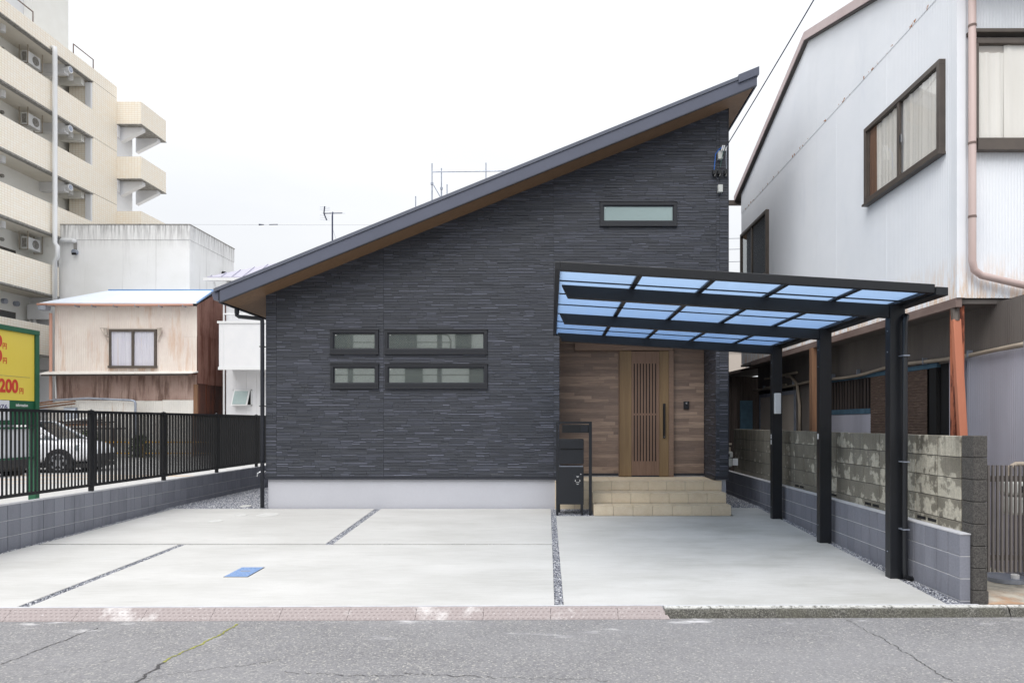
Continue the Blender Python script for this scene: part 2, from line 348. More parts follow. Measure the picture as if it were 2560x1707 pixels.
def glass(name, tint, refl, rough=.02, lattice=False, frost=0):
    t = NT(name); t.n.remove(t.p); out = t.n["Material Output"]
    tp = t.add("ShaderNodeBsdfTransparent"); tp.inputs[0].default_value = (*tint, 1)
    gl = t.add("ShaderNodeBsdfGlossy"); gl.inputs["Roughness"].default_value = rough; gl.inputs[0].default_value = (.96, .98, .98, 1)
    dt = t.add("ShaderNodeVectorMath", operation='DOT_PRODUCT'); t.l.new(t.geo.outputs["Incoming"], dt.inputs[0]); t.l.new(t.geo.outputs["Normal"], dt.inputs[1])
    cs = t.math('SUBTRACT', 1.0, t.math('ABSOLUTE', dt.outputs["Value"])); k = t.math('ADD', t.math('MULTIPLY', t.math('POWER', cs, 5), 1-refl), refl)
    s1 = t.add("ShaderNodeMixShader"); t.l.new(k, s1.inputs[0]); t.l.new(tp.outputs[0], s1.inputs[1]); t.l.new(gl.outputs[0], s1.inputs[2]); last = s1
    if frost:
        df = t.add("ShaderNodeBsdfDiffuse"); df.inputs[0].default_value = (*[c for c in lin((176,200,200))[:3]], 1)
        s3 = t.add("ShaderNodeMixShader"); s3.inputs[0].default_value = frost; t.l.new(last.outputs[0], s3.inputs[1]); t.l.new(df.outputs[0], s3.inputs[2]); last = s3
    if lattice:
        x = t.xyz(); u = t.math('ADD', x[0], x[2]); w = t.math('SUBTRACT', x[0], x[2])
        l1 = t.math('LESS_THAN', t.math('FRACT', t.math('MULTIPLY', u, 34)), .13); l2 = t.math('LESS_THAN', t.math('FRACT', t.math('MULTIPLY', w, 34)), .13)
        lk = t.math('MULTIPLY', t.math('MAXIMUM', l1, l2), .6); df = t.add("ShaderNodeBsdfDiffuse"); df.inputs[0].default_value = lin((190,198,196))
        s2 = t.add("ShaderNodeMixShader"); t.l.new(lk, s2.inputs[0]); t.l.new(last.outputs[0], s2.inputs[1]); t.l.new(df.outputs[0], s2.inputs[2]); last = s2
    t.l.new(last.outputs[0], out.inputs[0]); return t.m
m['glass'] = glass('wired_glass', (.72, .82, .78), .26, lattice=True)
m['frost'] = glass('frosted_wired_glass', (.7, .78, .78), .12, .25, lattice=True, frost=.55)
m['glass_n'] = glass('clear_glass', (.99, .99, .99), .05)
m['glass_d'] = glass('dark_glass', (.4, .44, .45), .14)
m['curtain'] = simple('curtain', lin((232,228,220)), lin((244,241,235)), 2, (3,3,.3), .9)
m['curtain2'] = simple('white_curtain', lin((214,212,226)), lin((232,231,240)), 2, (3,3,.3), .9)
m['room'] = simple('room_wall', lin((88,94,92)), lin((60,64,64)), 1.5, rough=.9)
# neighbour
t = NT('white_corrugated')
x = t.xyz(); v = t.noise(2.2, 5, .6, t.map((1, 1, .35))); n = t.noise(.8, 5, .6); st = t.noise(10, 5, .7, t.map((1.5, 1.5, .25)))
c = t.mix(t.val(n, .35, .7), lin((232,236,242)), lin((240,243,248))); c = t.mix(t.val(v, .58, .78, 0, .22), c, lin((196,204,218)))
low = t.math('MULTIPLY', t.val(x[2], 3.55, 3.0), t.val(st, .42, .62)); c = t.mix(t.math('MULTIPLY', low, .7), c, lin((216,164,92)))
spot = t.math('MULTIPLY', t.val(t.noise(9, 3, .5), .60, .66), t.math('LESS_THAN', t.math('ABSOLUTE', t.math('SUBTRACT', x[2], 6.6)), .022)); c = t.mix(spot, c, lin((168,118,86)))
t.base(c); t.rough(.5); m['whitecorr'] = t.m
m['greycorr'] = simple('grey_corrugated', lin((176,176,188)), lin((158,157,168)), 2, (1,1,.2), .7, rnd=.05)
m['darkcorr'] = simple('brown_grey_corrugated', lin((112,106,102)), lin((92,87,84)), 2, (1,1,.2), .8, rnd=.08)
m['brownframe'] = simple('bronze_frame', lin((100,91,84)), lin((86,79,74)), 4, rough=.45, metal=.2)
m['rooftrim_n'] = simple('maroon_verge', lin((204,188,187)), lin((188,168,166)), 1.5, rough=.5)
m['pinkpipe'] = simple('pink_downpipe', lin((205,188,184)), lin((190,166,160)), 2, (1,1,.2), .5)
m['orange'] = simple('orange_painted_steel', lin((202,130,102)), lin((188,116,90)), 3, (1,1,.4), .6)
t = NT('rusted_orange_steel')
n = t.noise(5, 6, .7, t.map((2, 2, .4))); c = t.mix(t.val(n, .5, .6), lin((190,112,82)), lin((98,52,40))); t.base(c); t.rough(.8); m['rustorange'] = t.m
m['rustgutter'] = simple('weathered_gutter', lin((134,118,112)), lin((104,84,78)), 5, (1,.3,1), .8, bump=.3)
m['conduit'] = simple('conduit', lin((176,164,148)), lin((154,142,128)), 4, rough=.7)
m['bluetrim'] = simple('blue_painted_wood', lin((76,108,128)), lin((56,82,100)), 6, rough=.8)
m['oldwood'] = simple('old_wood', lin((150,112,84)), lin((110,80,62)), 4, (6,6,.3), .8, bump=.3)
m['darkwood'] = simple('weathered_boards', lin((86,76,72)), lin((54,48,46)), 4, (6,6,.3), .9, bump=.3, rnd=.2)
t = NT('bamboo_blind')
n = t.noise(12, 5, .75, t.map((.6, .6, 8))); c = t.ramp(n, [(0, lin((48,38,34))), (.5, lin((82,66,58))), (.7, lin((120,102,90))), (1, lin((190,176,160)))]); t.base(c); t.rough(.9); t.bump(n, .5, .01); m['blind'] = t.m
m['gatemetal'] = simple('taupe_gate', lin((112,106,103)), lin((98,93,91)), 4, rough=.5)
m['yard'] = None
t = NT('stained_yard')
n = t.noise(2.4, 6, .65); f = t.noise(50, 4, .7); x = t.xyz()
c = t.mix(t.val(f, .3, .7), lin((140,136,128)), lin((168,163,152))); c = t.mix(t.val(n, .45, .6, 0, .8), c, lin((206,200,186)))
ru = t.math('MULTIPLY', t.val(t.noise(3.1, 5, .6, t.map((1, 1, 1))), .42, .6), t.val(x[1], 6.8, 6.3)); c = t.mix(t.math('MULTIPLY', ru, .8), c, lin((184,140,104))); t.base(c); t.rough(.95); t.bump(f, .4, .004); m['yard'] = t.m
# apartment tile
t = NT('beige_tile')
x = t.xyz(); u = t.math('ADD', x[0], x[1]); cmb = t.add("ShaderNodeCombineXYZ"); t.l.new(u, cmb.inputs[0]); t.l.new(x[2], cmb.inputs[1])
bt = t.add("ShaderNodeTexBrick"); bt.offset = 0; t.l.new(cmb.outputs[0], bt.inputs[0]); bt.inputs["Scale"].default_value = 1
bt.inputs["Brick Width"].default_value = .16; bt.inputs["Row Height"].default_value = .11; bt.inputs["Mortar Size"].default_value = .008
bt.inputs["Color1"].default_value = lin((251,241,224)); bt.inputs["Color2"].default_value = lin((253,247,235)); bt.inputs["Mortar"].default_value = lin((228,212,188))
n = t.noise(.8, 5, .6); c = t.mix(t.val(n, .4, .7, 0, .35), bt.outputs[0], lin((246,240,228))); t.base(c); t.rough(.6); m['beige'] = t.m
m['aptwall'] = simple('apartment_render', lin((243,243,239)), lin((236,235,230)), 1.2, rough=.8)
m['aptceil'] = simple('apartment_ceiling', lin((226,220,208)), lin((214,208,196)), 1.2, rough=.9)
m['slabedge'] = simple('weathered_slab_edge', lin((168,165,160)), lin((112,110,106)), 9, rough=.95)
t = NT('stained_render')
x = t.xyz(); st = t.noise(1.5, 6, .7, t.map((2.2, 2.2, .10))); st2 = t.noise(4.5, 6, .7, t.map((2, 2, .16))); n = t.noise(.7, 6, .6)
c = t.mix(t.val(n, .35, .7), lin((232,232,231)), lin((240,240,240)))
topm = t.val(x[2], 10.0, 11.2); k = t.math('MULTIPLY', t.val(st2, .40, .62), t.math('POWER', topm, 1.2)); c = t.mix(t.math('MULTIPLY', k, .75), c, lin((120,118,118)))
c = t.mix(t.val(st, .56, .72, 0, .4), c, lin((176,174,172))); t.base(c); t.rough(.85); m['stained'] = t.m
def rustmat(name, c1, c2, rust, lo, hi, amt=.8):
    t = NT(name); n = t.noise(1.6, 6, .68, t.map((2.4, 2.4, .3))); b = t.noise(.8, 4, .6); r = t.rand()
    c = t.mix(t.val(b, .35, .7), c1, c2); c = t.mix(t.val(t.math('ADD', n, t.val(r, 0, 1, -.05, .05)), lo, hi, 0, amt), c, rust); t.base(c); t.rough(.75); return t.m
m['rust_a'] = rustmat('pale_pink_sheet', lin((238,228,219)), lin((222,208,200)), lin((206,168,138)), .50, .70, .7)
m['rust_b'] = rustmat('brown_rusty_sheet', lin((178,154,144)), lin((152,126,116)), lin((92,66,56)), .48, .64)
m['rust_c'] = rustmat('white_rusty_sheet', lin((234,231,225)), lin((220,217,212)), lin((180,142,110)), .60, .74, .55)
m['rust_d'] = rustmat('red_rusty_sheet', lin((150,112,100)), lin((126,88,78)), lin((92,48,34)), .46, .60)
m['rust_e'] = rustmat('dark_rusty_sheet', lin((84,50,40)), lin((58,34,28)), lin((112,60,38)), .52, .66)
m['paleroof'] = simple('pale_blue_roof', lin((226,233,243)), lin((216,225,238)), 1.2, rough=.5)
m['blueedge'] = simple('blue_edge', lin((110,150,196)), rough=.5)
m['salmon'] = simple('salmon_pipe', lin((206,158,140)), rough=.6)
m['greyroof'] = simple('grey_seam_roof', lin((176,174,190)), rough=.45)
# sign
m['green'] = simple('sign_green', lin((34,92,64)), lin((40,102,72)), 2, rough=.45)
m['yellow'] = simple('sign_yellow', lin((240,214,84)), lin((244,220,96)), 1, rough=.4)
m['red'] = simple('sign_red', lin((214,68,52)), rough=.45)
m['navy'] = simple('sign_navy', lin((48,44,110)), rough=.45)
m['signwhite'] = simple('sign_white', lin((228,230,234)), rough=.4)
m['carwhite'] = simple('car_white', lin((232,233,238)), rough=.22, spec=.6)
m['cardark'] = simple('car_black_trim', lin((34,33,34)), rough=.5)
m['tyre'] = simple('tyre', lin((30,30,32)), rough=.85)
m['rim'] = simple('rim', lin((190,192,198)), rough=.3, metal=.7)
m['amber'] = simple('amber_lamp', lin((240,180,40)), rough=.3)
m['railyellow'] = simple('guard_yellow', lin((226,168,44)), rough=.5)
m['paintwhite'] = simple('paint_white', lin((232,232,232)), rough=.7)
m['paintorange'] = simple('paint_orange', lin((236,206,170)), rough=.7)
m['cover'] = simple('concrete_cover', lin((204,204,202)), lin((194,194,192)), 12, rough=.8)
m['coverblue'] = simple('blue_cover', lin((138,164,202)), lin((122,150,192)), 30, rough=.5, bump=.4, bscale=80)
m['cable'] = simple('black_cable', lin((52,58,84)), rough=.6)
m['cblue'] = simple('blue_cable', lin((50,110,200)), rough=.5)
m['cgreen'] = simple('green_cable', lin((50,90,84)), rough=.5)
m['meter'] = simple('meter_grey', lin((206,208,204)), lin((190,193,190)), 8, rough=.5)
m['tanwall'] = simple('tan_wall', lin((196,186,176)), rough=.9)
m['leaf'] = simple('hedge', lin((70,92,50)), lin((104,122,68)), 20, rough=.8)
# ================================================================ GROUND
def zs(y): return -0.149 + 0.024*y            # the slab falls gently towards the road
def zc(y): return zs(min(y, 12.3))
def struct(o): o['kind'] = 'structure'; return o
g = MB(); g.add([(-400,-300,-.35),(400,-300,-.35),(400,700,-.35),(-400,700,-.35)], [(0,1,2,3)]); struct(g.build('ground', m['ground']))
# road
def ye(x): return 6.16 + .013*x               # the kerb line runs very slightly askew
rd = MB(); n = 40
xs = [-40+80*i/n for i in range(n+1)]
vs = []; fs = []
for x in xs: vs += [(x, -9, -.02), (x, 2.0, -.04), (x, ye(x)+.25, -.092)]
for i in range(n):
    for k in range(2): a = i*3+k; fs.append((a, a+3, a+4, a+1))
rd.add(vs, fs); road = struct(rd.build('road', m['asphalt']))
def roadz(x, y): return (-.04 - .052*(y-2)/(ye(x)+.25-2) if y > 2 else -.04) + .0035
def wobble(p0, p1, n, amp, seed):
    rr = random.Random(seed); pts = []
    off = 0
    for i in range(n+1):
        t = i/n; off = off*.75 + rr.uniform(-amp, amp)
        x = p0[0]+(p1[0]-p0[0])*t; y = p0[1]+(p1[1]-p0[1])*t
        dx, dy = p1[0]-p0[0], p1[1]-p0[1]; L = math.hypot(dx, dy)
        pts.append((x - dy/L*off, y + dx/L*off))
    return pts
def crack(pts, w, mat, name='crack', seed=1, gap=0.):
    rr = random.Random(seed); b = MB()
    for i in range(len(pts)-1):
        if rr.random() < gap: continue
        (x0, y0), (x1, y1) = pts[i], pts[i+1]; L = math.hypot(x1-x0, y1-y0) or 1; nx, ny = -(y1-y0)/L, (x1-x0)/L
        a, c = w*rr.uniform(.15, .9)/2, w*rr.uniform(.15, .9)/2
        b.add([(x0-nx*a, y0-ny*a, roadz(x0, y0)), (x1-nx*c, y1-ny*c, roadz(x1, y1)), (x1+nx*c, y1+ny*c, roadz(x1, y1)), (x0+nx*a, y0+ny*a, roadz(x0, y0))], [(0,1,2,3)])
    return b.build(name, mat, road)
crack(wobble((-3.939,4.883), (-3.836,5.785), 40, .012, 3), .014, m['crack'])
crack(wobble((-2.765,4.53), (-2.789,4.924), 20, .012, 4), .035, m['crack'])
crack(wobble((-2.789,4.924), (-2.686,5.901), 40, .012, 5), .03, m['moss'], 'moss_seam')
crack(wobble((-2.789,4.924), (-2.686,5.901), 40, .012, 5), .008, m['crack'], gap=.5)
crack(wobble((-2.809,4.579), (-1.969,4.966), 40, .02, 6), .008, m['crack'], gap=.2)
crack(wobble((-1.875,4.726), (-1.0,4.652), 30, .02, 8), .009, m['crack'], gap=.15)
crack(wobble((-1.013,4.711), (-0.371,4.623), 30, .02, 9), .010, m['crack'], gap=.1)
crack(wobble((-0.371,4.623), (0.382,4.565), 30, .02, 10), .008, m['crack'], gap=.2)
crack(wobble((2.609,6.034), (2.676,5.325), 24, .012, 11), .010, m['crack'], gap=.1)
crack(wobble((2.676,5.325), (2.67,4.544), 30, .014, 12), .012, m['crack'])
crack(wobble((-3.48,4.652), (-3.098,5.051), 30, .02, 13), .006, m['crack'], gap=.4)
# gravel bed under the slab joints
g = MB(); g.add([(-6.85,6.18,zs(6.18)-.03),(3.86,6.26,zs(6.26)-.03),(3.86,12.3,zs(12.3)-.03),(-6.85,12.3,zs(12.3)-.03)], [(0,1,2,3)])
g.add([(-6.85,12.3,zc(12.3)-.03),(3.86,12.3,zc(12.3)-.03),(3.86,22,zc(12.3)-.03),(-6.85,22,zc(12.3)-.03)], [(0,1,2,3)])
struct(g.build('gravel_bed', m['gravelbed']))
# concrete slabs
def slab(poly, hole=None):
    b = MB(); n = len(poly)
    b.add([(x, y, zs(y)) for x, y in poly]+[(x, y, zs(y)-.09) for x, y in poly], [tuple(range(n)), tuple(range(2*n-1, n-1, -1))]+[(i, (i+1) % n, (i+1) % n+n, i+n) for i in range(n)])
    return struct(b.build('concrete_slab', m['slab'], bevel=.004))
KE = .034
slab([(-6.73,ye(-6.7)+KE),(-4.81,ye(-4.8)+KE),(-4.86,8.918),(-6.73,8.918)])
slab([(-4.71,ye(-4.7)+KE),(.033,ye(0)+KE),(.018,8.918),(-4.78,8.918)])
slab([(-6.71,8.982),(-2.96,8.982),(-3.11,12.06),(-6.66,12.06)])
slab([(-2.86,8.982),(.018,8.982),(.0,12.06),(-3.0,12.06)])
slab([(.118,ye(0)+KE),(3.62,ye(3.6)+KE),(3.66,9.0),(3.70,12.16),(3.02,12.16),(3.02,11.26),(.09,11.26)])
# kerb (right) with rough weathered face
def kerb(x0, x1, name='kerb'):
    b = MB(); n = int((x1-x0)/.02); prof = [(.0,.0),(-.022,.002),(-.045,-.002),(-.062,-.012),(-.076,-.03),(-.084,-.05),(-.094,-.072),(-.104,-.1)]
    vs = []; fs = []
    for i in range(n+1):
        x = x0+(x1-x0)*i/n
        for k, (dy, dz) in enumerate(prof):
            q = noise.noise(Vector((x*9, k*1.3, 3)))*.012*(k > 2) + noise.noise(Vector((x*40, k*3.3, 7)))*.006*(k > 1)
            vs.append((x, ye(x)+.004+dy+q, dz+q*.5))
    m_ = len(prof)
    for i in range(n):
        for k in range(m_-1): a = i*m_+k; fs.append((a, a+m_, a+m_+1, a+1))
    b.add(vs, fs); return b.build(name, m['kerb'], smooth=True)
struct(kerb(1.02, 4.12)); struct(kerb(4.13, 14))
b = MB(); b.hexa([(-14,ye(-14)-.002,-.12),(1.02,ye(1.02)-.002,-.12),(1.02,ye(1.02)+.029,-.12),(-14,ye(-14)+.029,-.12),(-14,ye(-14)-.002,.0045),(1.02,ye(1.02)-.002,.0045),(1.02,ye(1.02)+.029,.0045),(-14,ye(-14)+.029,.0045)])
struct(b.build('kerb_edge', m['coping']))
b = MB(); b.hexa([(1.021,ye(1.02)+.0045,-.12),(3.9,ye(3.9)+.0045,-.12),(3.9,ye(3.9)+.029,-.12),(1.021,ye(1.02)+.029,-.12),(1.021,ye(1.02)+.0045,.0005),(3.9,ye(3.9)+.0045,.0005),(3.9,ye(3.9)+.029,.0005),(1.021,ye(1.02)+.029,.0005)])
struct(b.build('kerb_edge', m['coping']))
# steel/rubber ramp strip
rp = thing('kerb_ramp', 'faded pink chequered vehicle ramp strip along the slab edge of the driveway', 'ramp', (-2.5, 6.0, -.09))
x = -9.6
rows = 4
while x < 1.0:
    x2 = min(x+.598, 1.0); y0 = ye(x)-.003; y1 = ye(x2)-.003
    skew = .06 if x2 >= 1.0 else 0
    b = MB(); b.hexa([(x+.0004,y0-.118,-.105),(x2-.0015+skew,y1-.118,-.105),(x2-.0015,y1,-.105),(x+.0004,y0,-.105),(x+.0004,y0-.118,-.083),(x2-.0015+skew,y1-.118,-.083),(x2-.0015,y1,.0),(x+.0004,y0,.0)])
    b.build('ramp_plate', m['ramp'], rp); x += .6
b = MB()
for i in range(int(10.6/.045)):
    x = -9.58+i*.045
    for r in range(rows):
        t = (r+.5)/rows; y = ye(x)-.003-.118*t; z = -.083*t
        xx = x+(.02 if r % 2 else 0)
        b.hexa([(xx-.012,y-.010,z-.0045),(xx+.012,y-.006,z-.003),(xx+.012,y+.006,z+.003),(xx-.012,y+.010,z+.0045),(xx-.006,y-.006,z+.002),(xx+.006,y-.004,z+.003),(xx+.006,y+.004,z+.005),(xx-.006,y+.006,z+.006)])
o = b.build('raised_tread', m['ramp'], rp, kind='stuff')
# stones
def stones(name, rects, dens, size, mat, seed, zf=zc, zoff=-.022, parent=None):
    rng = np.random.default_rng(seed); allv = []; allf = []; base = 0
    ov = np.array([(1,0,0),(-.9,.1,0),(0,1,0),(.1,-1,0),(0,0,.8),(0,0,-.6)]); of = np.array([(0,2,4),(2,1,4),(1,3,4),(3,0,4),(2,0,5),(1,2,5),(3,1,5),(0,3,5)])
    for (poly) in rects:
        (ax, ay), (bx, by), (cx, cy), (dx, dy) = poly
        area = .5*abs((cx-ax)*(dy-by)-(dx-bx)*(cy-ay)); n = int(area*dens)
        u = rng.random(n); v = rng.random(n)
        X = (ax*(1-u)+bx*u)*(1-v)+(dx*(1-u)+cx*u)*v; Y = (ay*(1-u)+by*u)*(1-v)+(dy*(1-u)+cy*u)*v
        Z = -0.149+0.024*np.minimum(Y, 12.3)+zoff+rng.random(n)*.014
        s = size*(.5+rng.random((n,1))*.8)*(.7+.6*rng.random((n,3)))
        th = rng.random(n)*6.283; c, sn = np.cos(th), np.sin(th)
        V = ov[None]*s[:,None,:]; VX = V[...,0]*c[:,None]-V[...,1]*sn[:,None]; VY = V[...,0]*sn[:,None]+V[...,1]*c[:,None]
        V = np.stack([VX+X[:,None], VY+Y[:,None], V[...,2]+Z[:,None]], -1).reshape(-1,3)
        F = (of[None]+6*np.arange(n)[:,None,None]+base).reshape(-1,3); base += 6*n
        allv.append(V); allf.append(F)
    V = np.concatenate(allv); F = np.concatenate(allf)
    me = bpy.data.meshes.new(name); me.vertices.add(len(V)); me.vertices.foreach_set("co", V.ravel()); me.loops.add(len(F)*3); me.loops.foreach_set("vertex_index", F.ravel().astype(np.int32))
    me.polygons.add(len(F)); me.polygons.foreach_set("loop_start", np.arange(0, len(F)*3, 3, dtype=np.int32)); me.polygons.foreach_set("loop_total", np.full(len(F), 3, dtype=np.int32))
    me.update(); me.validate(); me.materials.append(mat); o = bpy.data.objects.new(name, me); COL.objects.link(o)
    return o
o = stones('joint_gravel', [[(.033,6.17),(.118,6.17),(.09,12.06),(.0,12.06)], [(-4.81,6.1),(-4.71,6.1),(-4.78,8.95),(-4.86,8.95)], [(-2.96,8.96),(-2.86,8.96),(-3.0,12.06),(-3.11,12.06)],
    [(-6.7,8.93),(.02,8.93),(.02,8.955),(-6.7,8.955)]], 15000, .0085, m['gravel'], 1)
tag(o, 'dark grey gravel filling the joints between the pale concrete slabs', 'gravel')['kind'] = 'stuff'
o = stones('edge_gravel', [[(-6.81,6.2),(-6.72,6.2),(-6.72,9.0),(-6.81,9.0)], [(-6.81,9.0),(-6.7,9.0),(-6.65,12.1),(-6.81,12.1)], [(3.61,6.2),(3.78,6.2),(3.78,12.2),(3.69,12.2)], [(.09,11.25),(.72,11.25),(.72,12.1),(.0,12.1)]], 10000, .0105, m['gravel'], 2)
tag(o, 'grey gravel along the feet of both block walls and around the mailbox legs', 'gravel')['kind'] = 'stuff'
o = stones('side_yard_gravel', [[(-6.82,12.05),(-5.0,12.05),(-5.0,16),(-6.82,16)]], 6500, .0135, m['gravel'], 3, zoff=-.018)
tag(o, 'grey crushed gravel in the left side yard beside the dark house', 'gravel')['kind'] = 'stuff'
o = stones('alley_gravel', [[(3.03,12.15),(3.8,12.15),(3.8,17),(3.14,17)]], 4500, .0135, m['gravel'], 4, zoff=-.018)
tag(o, 'dark gravel in the narrow alley right of the porch steps', 'gravel')['kind'] = 'stuff'
# covers
def disc(x, y, r, label, z=.004, h=.02): 
    b = MB(); zc_ = (zs(y) if y < 12.2 else zc(y)-.01)
    n = 36; vs = []; rr = (r, r*.93, r*.9, r*.86); hh = (z, z+.003, z-.002, z)
    for q, hz in zip(rr, hh): vs += [(x+q*math.cos(2*math.pi*i/n), y+q*math.sin(2*math.pi*i/n), zc_+hz+ .024*q*math.sin(2*math.pi*i/n)) for i in range(n)]
    vs += [(x+r*math.cos(2*math.pi*i/n), y+r*math.sin(2*math.pi*i/n), zc_-h) for i in range(n)]
    fs = [(k*n+i, k*n+(i+1) % n, (k+1)*n+(i+1) % n, (k+1)*n+i) for k in range(3) for i in range(n)] + [tuple(3*n+i for i in range(n))] + [(4*n+i, 4*n+(i+1) % n, (i+1) % n, i) for i in range(n)]
    b.add(vs, fs); tag(b.build('drain_cover', m['cover']), label, 'drain cover', 'round white drain covers')
disc(-4.72, 11.38, .18, 'large round white drain cover in the slab near the downpipe foot')
disc(-5.14, 11.32, .10, 'small round white drain cover left of the large one in the slab')
disc(-5.28, 10.75, .11, 'faint round drain cover nearest the road in the back left slab')
disc(-5.52, 12.35, .10, 'round white drain cover set in the gravel left of the downpipe', z=.02)
# blue water meter cover
wc = thing('meter_cover', 'light blue rectangular water meter cover set in the front slab', 'meter cover', (-3.33, 7.43, zs(7.43)))
def cov(x0, x1, y0, y1, h0, h1, mt, name):
    b = MB(); b.hexa([(x0,y0,zs(y0)+h0),(x1,y0,zs(y0)+h0),(x1,y1,zs(y1)+h0),(x0,y1,zs(y1)+h0),(x0,y0,zs(y0)+h1),(x1,y0,zs(y0)+h1),(x1,y1,zs(y1)+h1),(x0,y1,zs(y1)+h1)])
    return b.build(name, mt, wc)
cov(-3.462, -3.203, 7.215, 7.645, -.02, .0035, m['crack'], 'rim')
cov(-3.455, -3.21, 7.222, 7.638, .0, .007, m['coverblue'], 'lid')
b = MB()
for i in range(9):
    y = 7.25+i*.042
    for k in range(5):
        x = -3.44+k*.045+(.012 if i % 2 else 0)
        if i in (4, 5) and k in (1, 2, 3): continue
        b.box(x, x+.03, y, y+.012, zs(y)+.0065, zs(y)+.011)
b.build('relief_pattern', m['coverblue'], wc, kind='stuff')
cov(-3.38, -3.28, 7.43, 7.46, .006, .012, m['steel'], 'lifting_bar')

# ================================================================ DARK HOUSE
XL, XR, YF, ZB = -5.05, 3.14, 12.10, .70
def zr(x): return 3.91 + .404*(x+5.05)          # underside of the roof along the slope
house = thing('house', 'two storey charcoal house with single pitched roof and wooden entrance recess', 'house', (-.95, 16, .14))
windows = [(-3.905,-3.05,2.885,3.302), (-2.94,-1.126,2.885,3.302), (-3.90,-3.05,2.28,2.695), (-2.935,-1.12,2.28,2.695), (.872,2.228,5.145,5.556)]
ALC = (.153, 2.93, .69, 3.42)
def wallcells(b, x0, x1, y, y2, zlo, ztop, holes):
    xs = sorted(set([x0, x1]+[h[0] for h in holes]+[h[1] for h in holes]))
    for a, c in zip(xs[:-1], xs[1:]):
        hs = sorted([(h[2], h[3]) for h in holes if h[0] <= a+1e-6 and h[1] >= c-1e-6]); z = zlo
        for h0, h1 in hs:
            if h0 > z+1e-4: b.box(a, c, y, y2, z, h0)
            z = h1
        b.hexa([(a,y,z),(c,y,z),(c,y2,z),(a,y2,z),(a,y,ztop(a)),(c,y,ztop(c)),(c,y2,ztop(c)),(a,y2,ztop(a))])
b = MB(); wallcells(b, XL, XR, YF, YF+.14, ZB, lambda x: zr(x)+.05, [(w[0]+.03,w[1]-.03,w[2]+.03,w[3]-.03) for w in windows]+[ALC])
b.build('front_wall', m['siding'], house)
b = MB(); b.hexa([(XL,YF+.14,ZB),(XL+.14,YF+.14,ZB),(XL+.14,20,ZB),(XL,20,ZB),(XL,YF+.14,zr(XL)+.05),(XL+.14,YF+.14,zr(XL+.14)+.05),(XL+.14,20,zr(XL+.14)+.05),(XL,20,zr(XL)+.05)])
b.build('side_wall', m['siding_side'], house)
b = MB(); b.hexa([(XR-.14,YF+.14,ZB),(XR,YF+.14,ZB),(XR,20,ZB),(XR-.14,20,ZB),(XR-.14,YF+.14,zr(XR-.14)+.05),(XR,YF+.14,zr(XR)+.05),(XR,20,zr(XR)+.05),(XR-.14,20,zr(XR-.14)+.05)])
b.build('side_wall', m['siding_side'], house)
b = MB(); b.hexa([(XL,20,ZB),(XR,20,ZB),(XR,20.1,ZB),(XL,20.1,ZB),(XL,20,zr(XL)),(XR,20,zr(XR)),(XR,20.1,zr(XR)),(XL,20.1,zr(XL))]); b.build('back_wall', m['siding_side'], house)
MB().box(XL+.03, .12, YF+.025, YF+.15, .0, ZB-.045).box(2.95, XR-.03, YF+.025, YF+.15, .0, ZB-.045).box(XL+.03, XL+.15, YF+.15, 20, .0, ZB-.03).box(XR-.15, XR-.03, YF+.15, 20, .0, ZB-.03).build('foundation', m['found'], house)
MB().box(XL-.004, .153, YF-.022, YF+.02, ZB-.045, ZB-.002).build('drip_flashing', m['trimdark'], house); MB().box(2.93, XR+.004, YF-.022, YF+.02, ZB-.045, ZB-.002).box(2.906, 2.93, YF-.022, 13, ZB-.045, ZB-.002).build('drip_flashing', m['trimdark'], house)
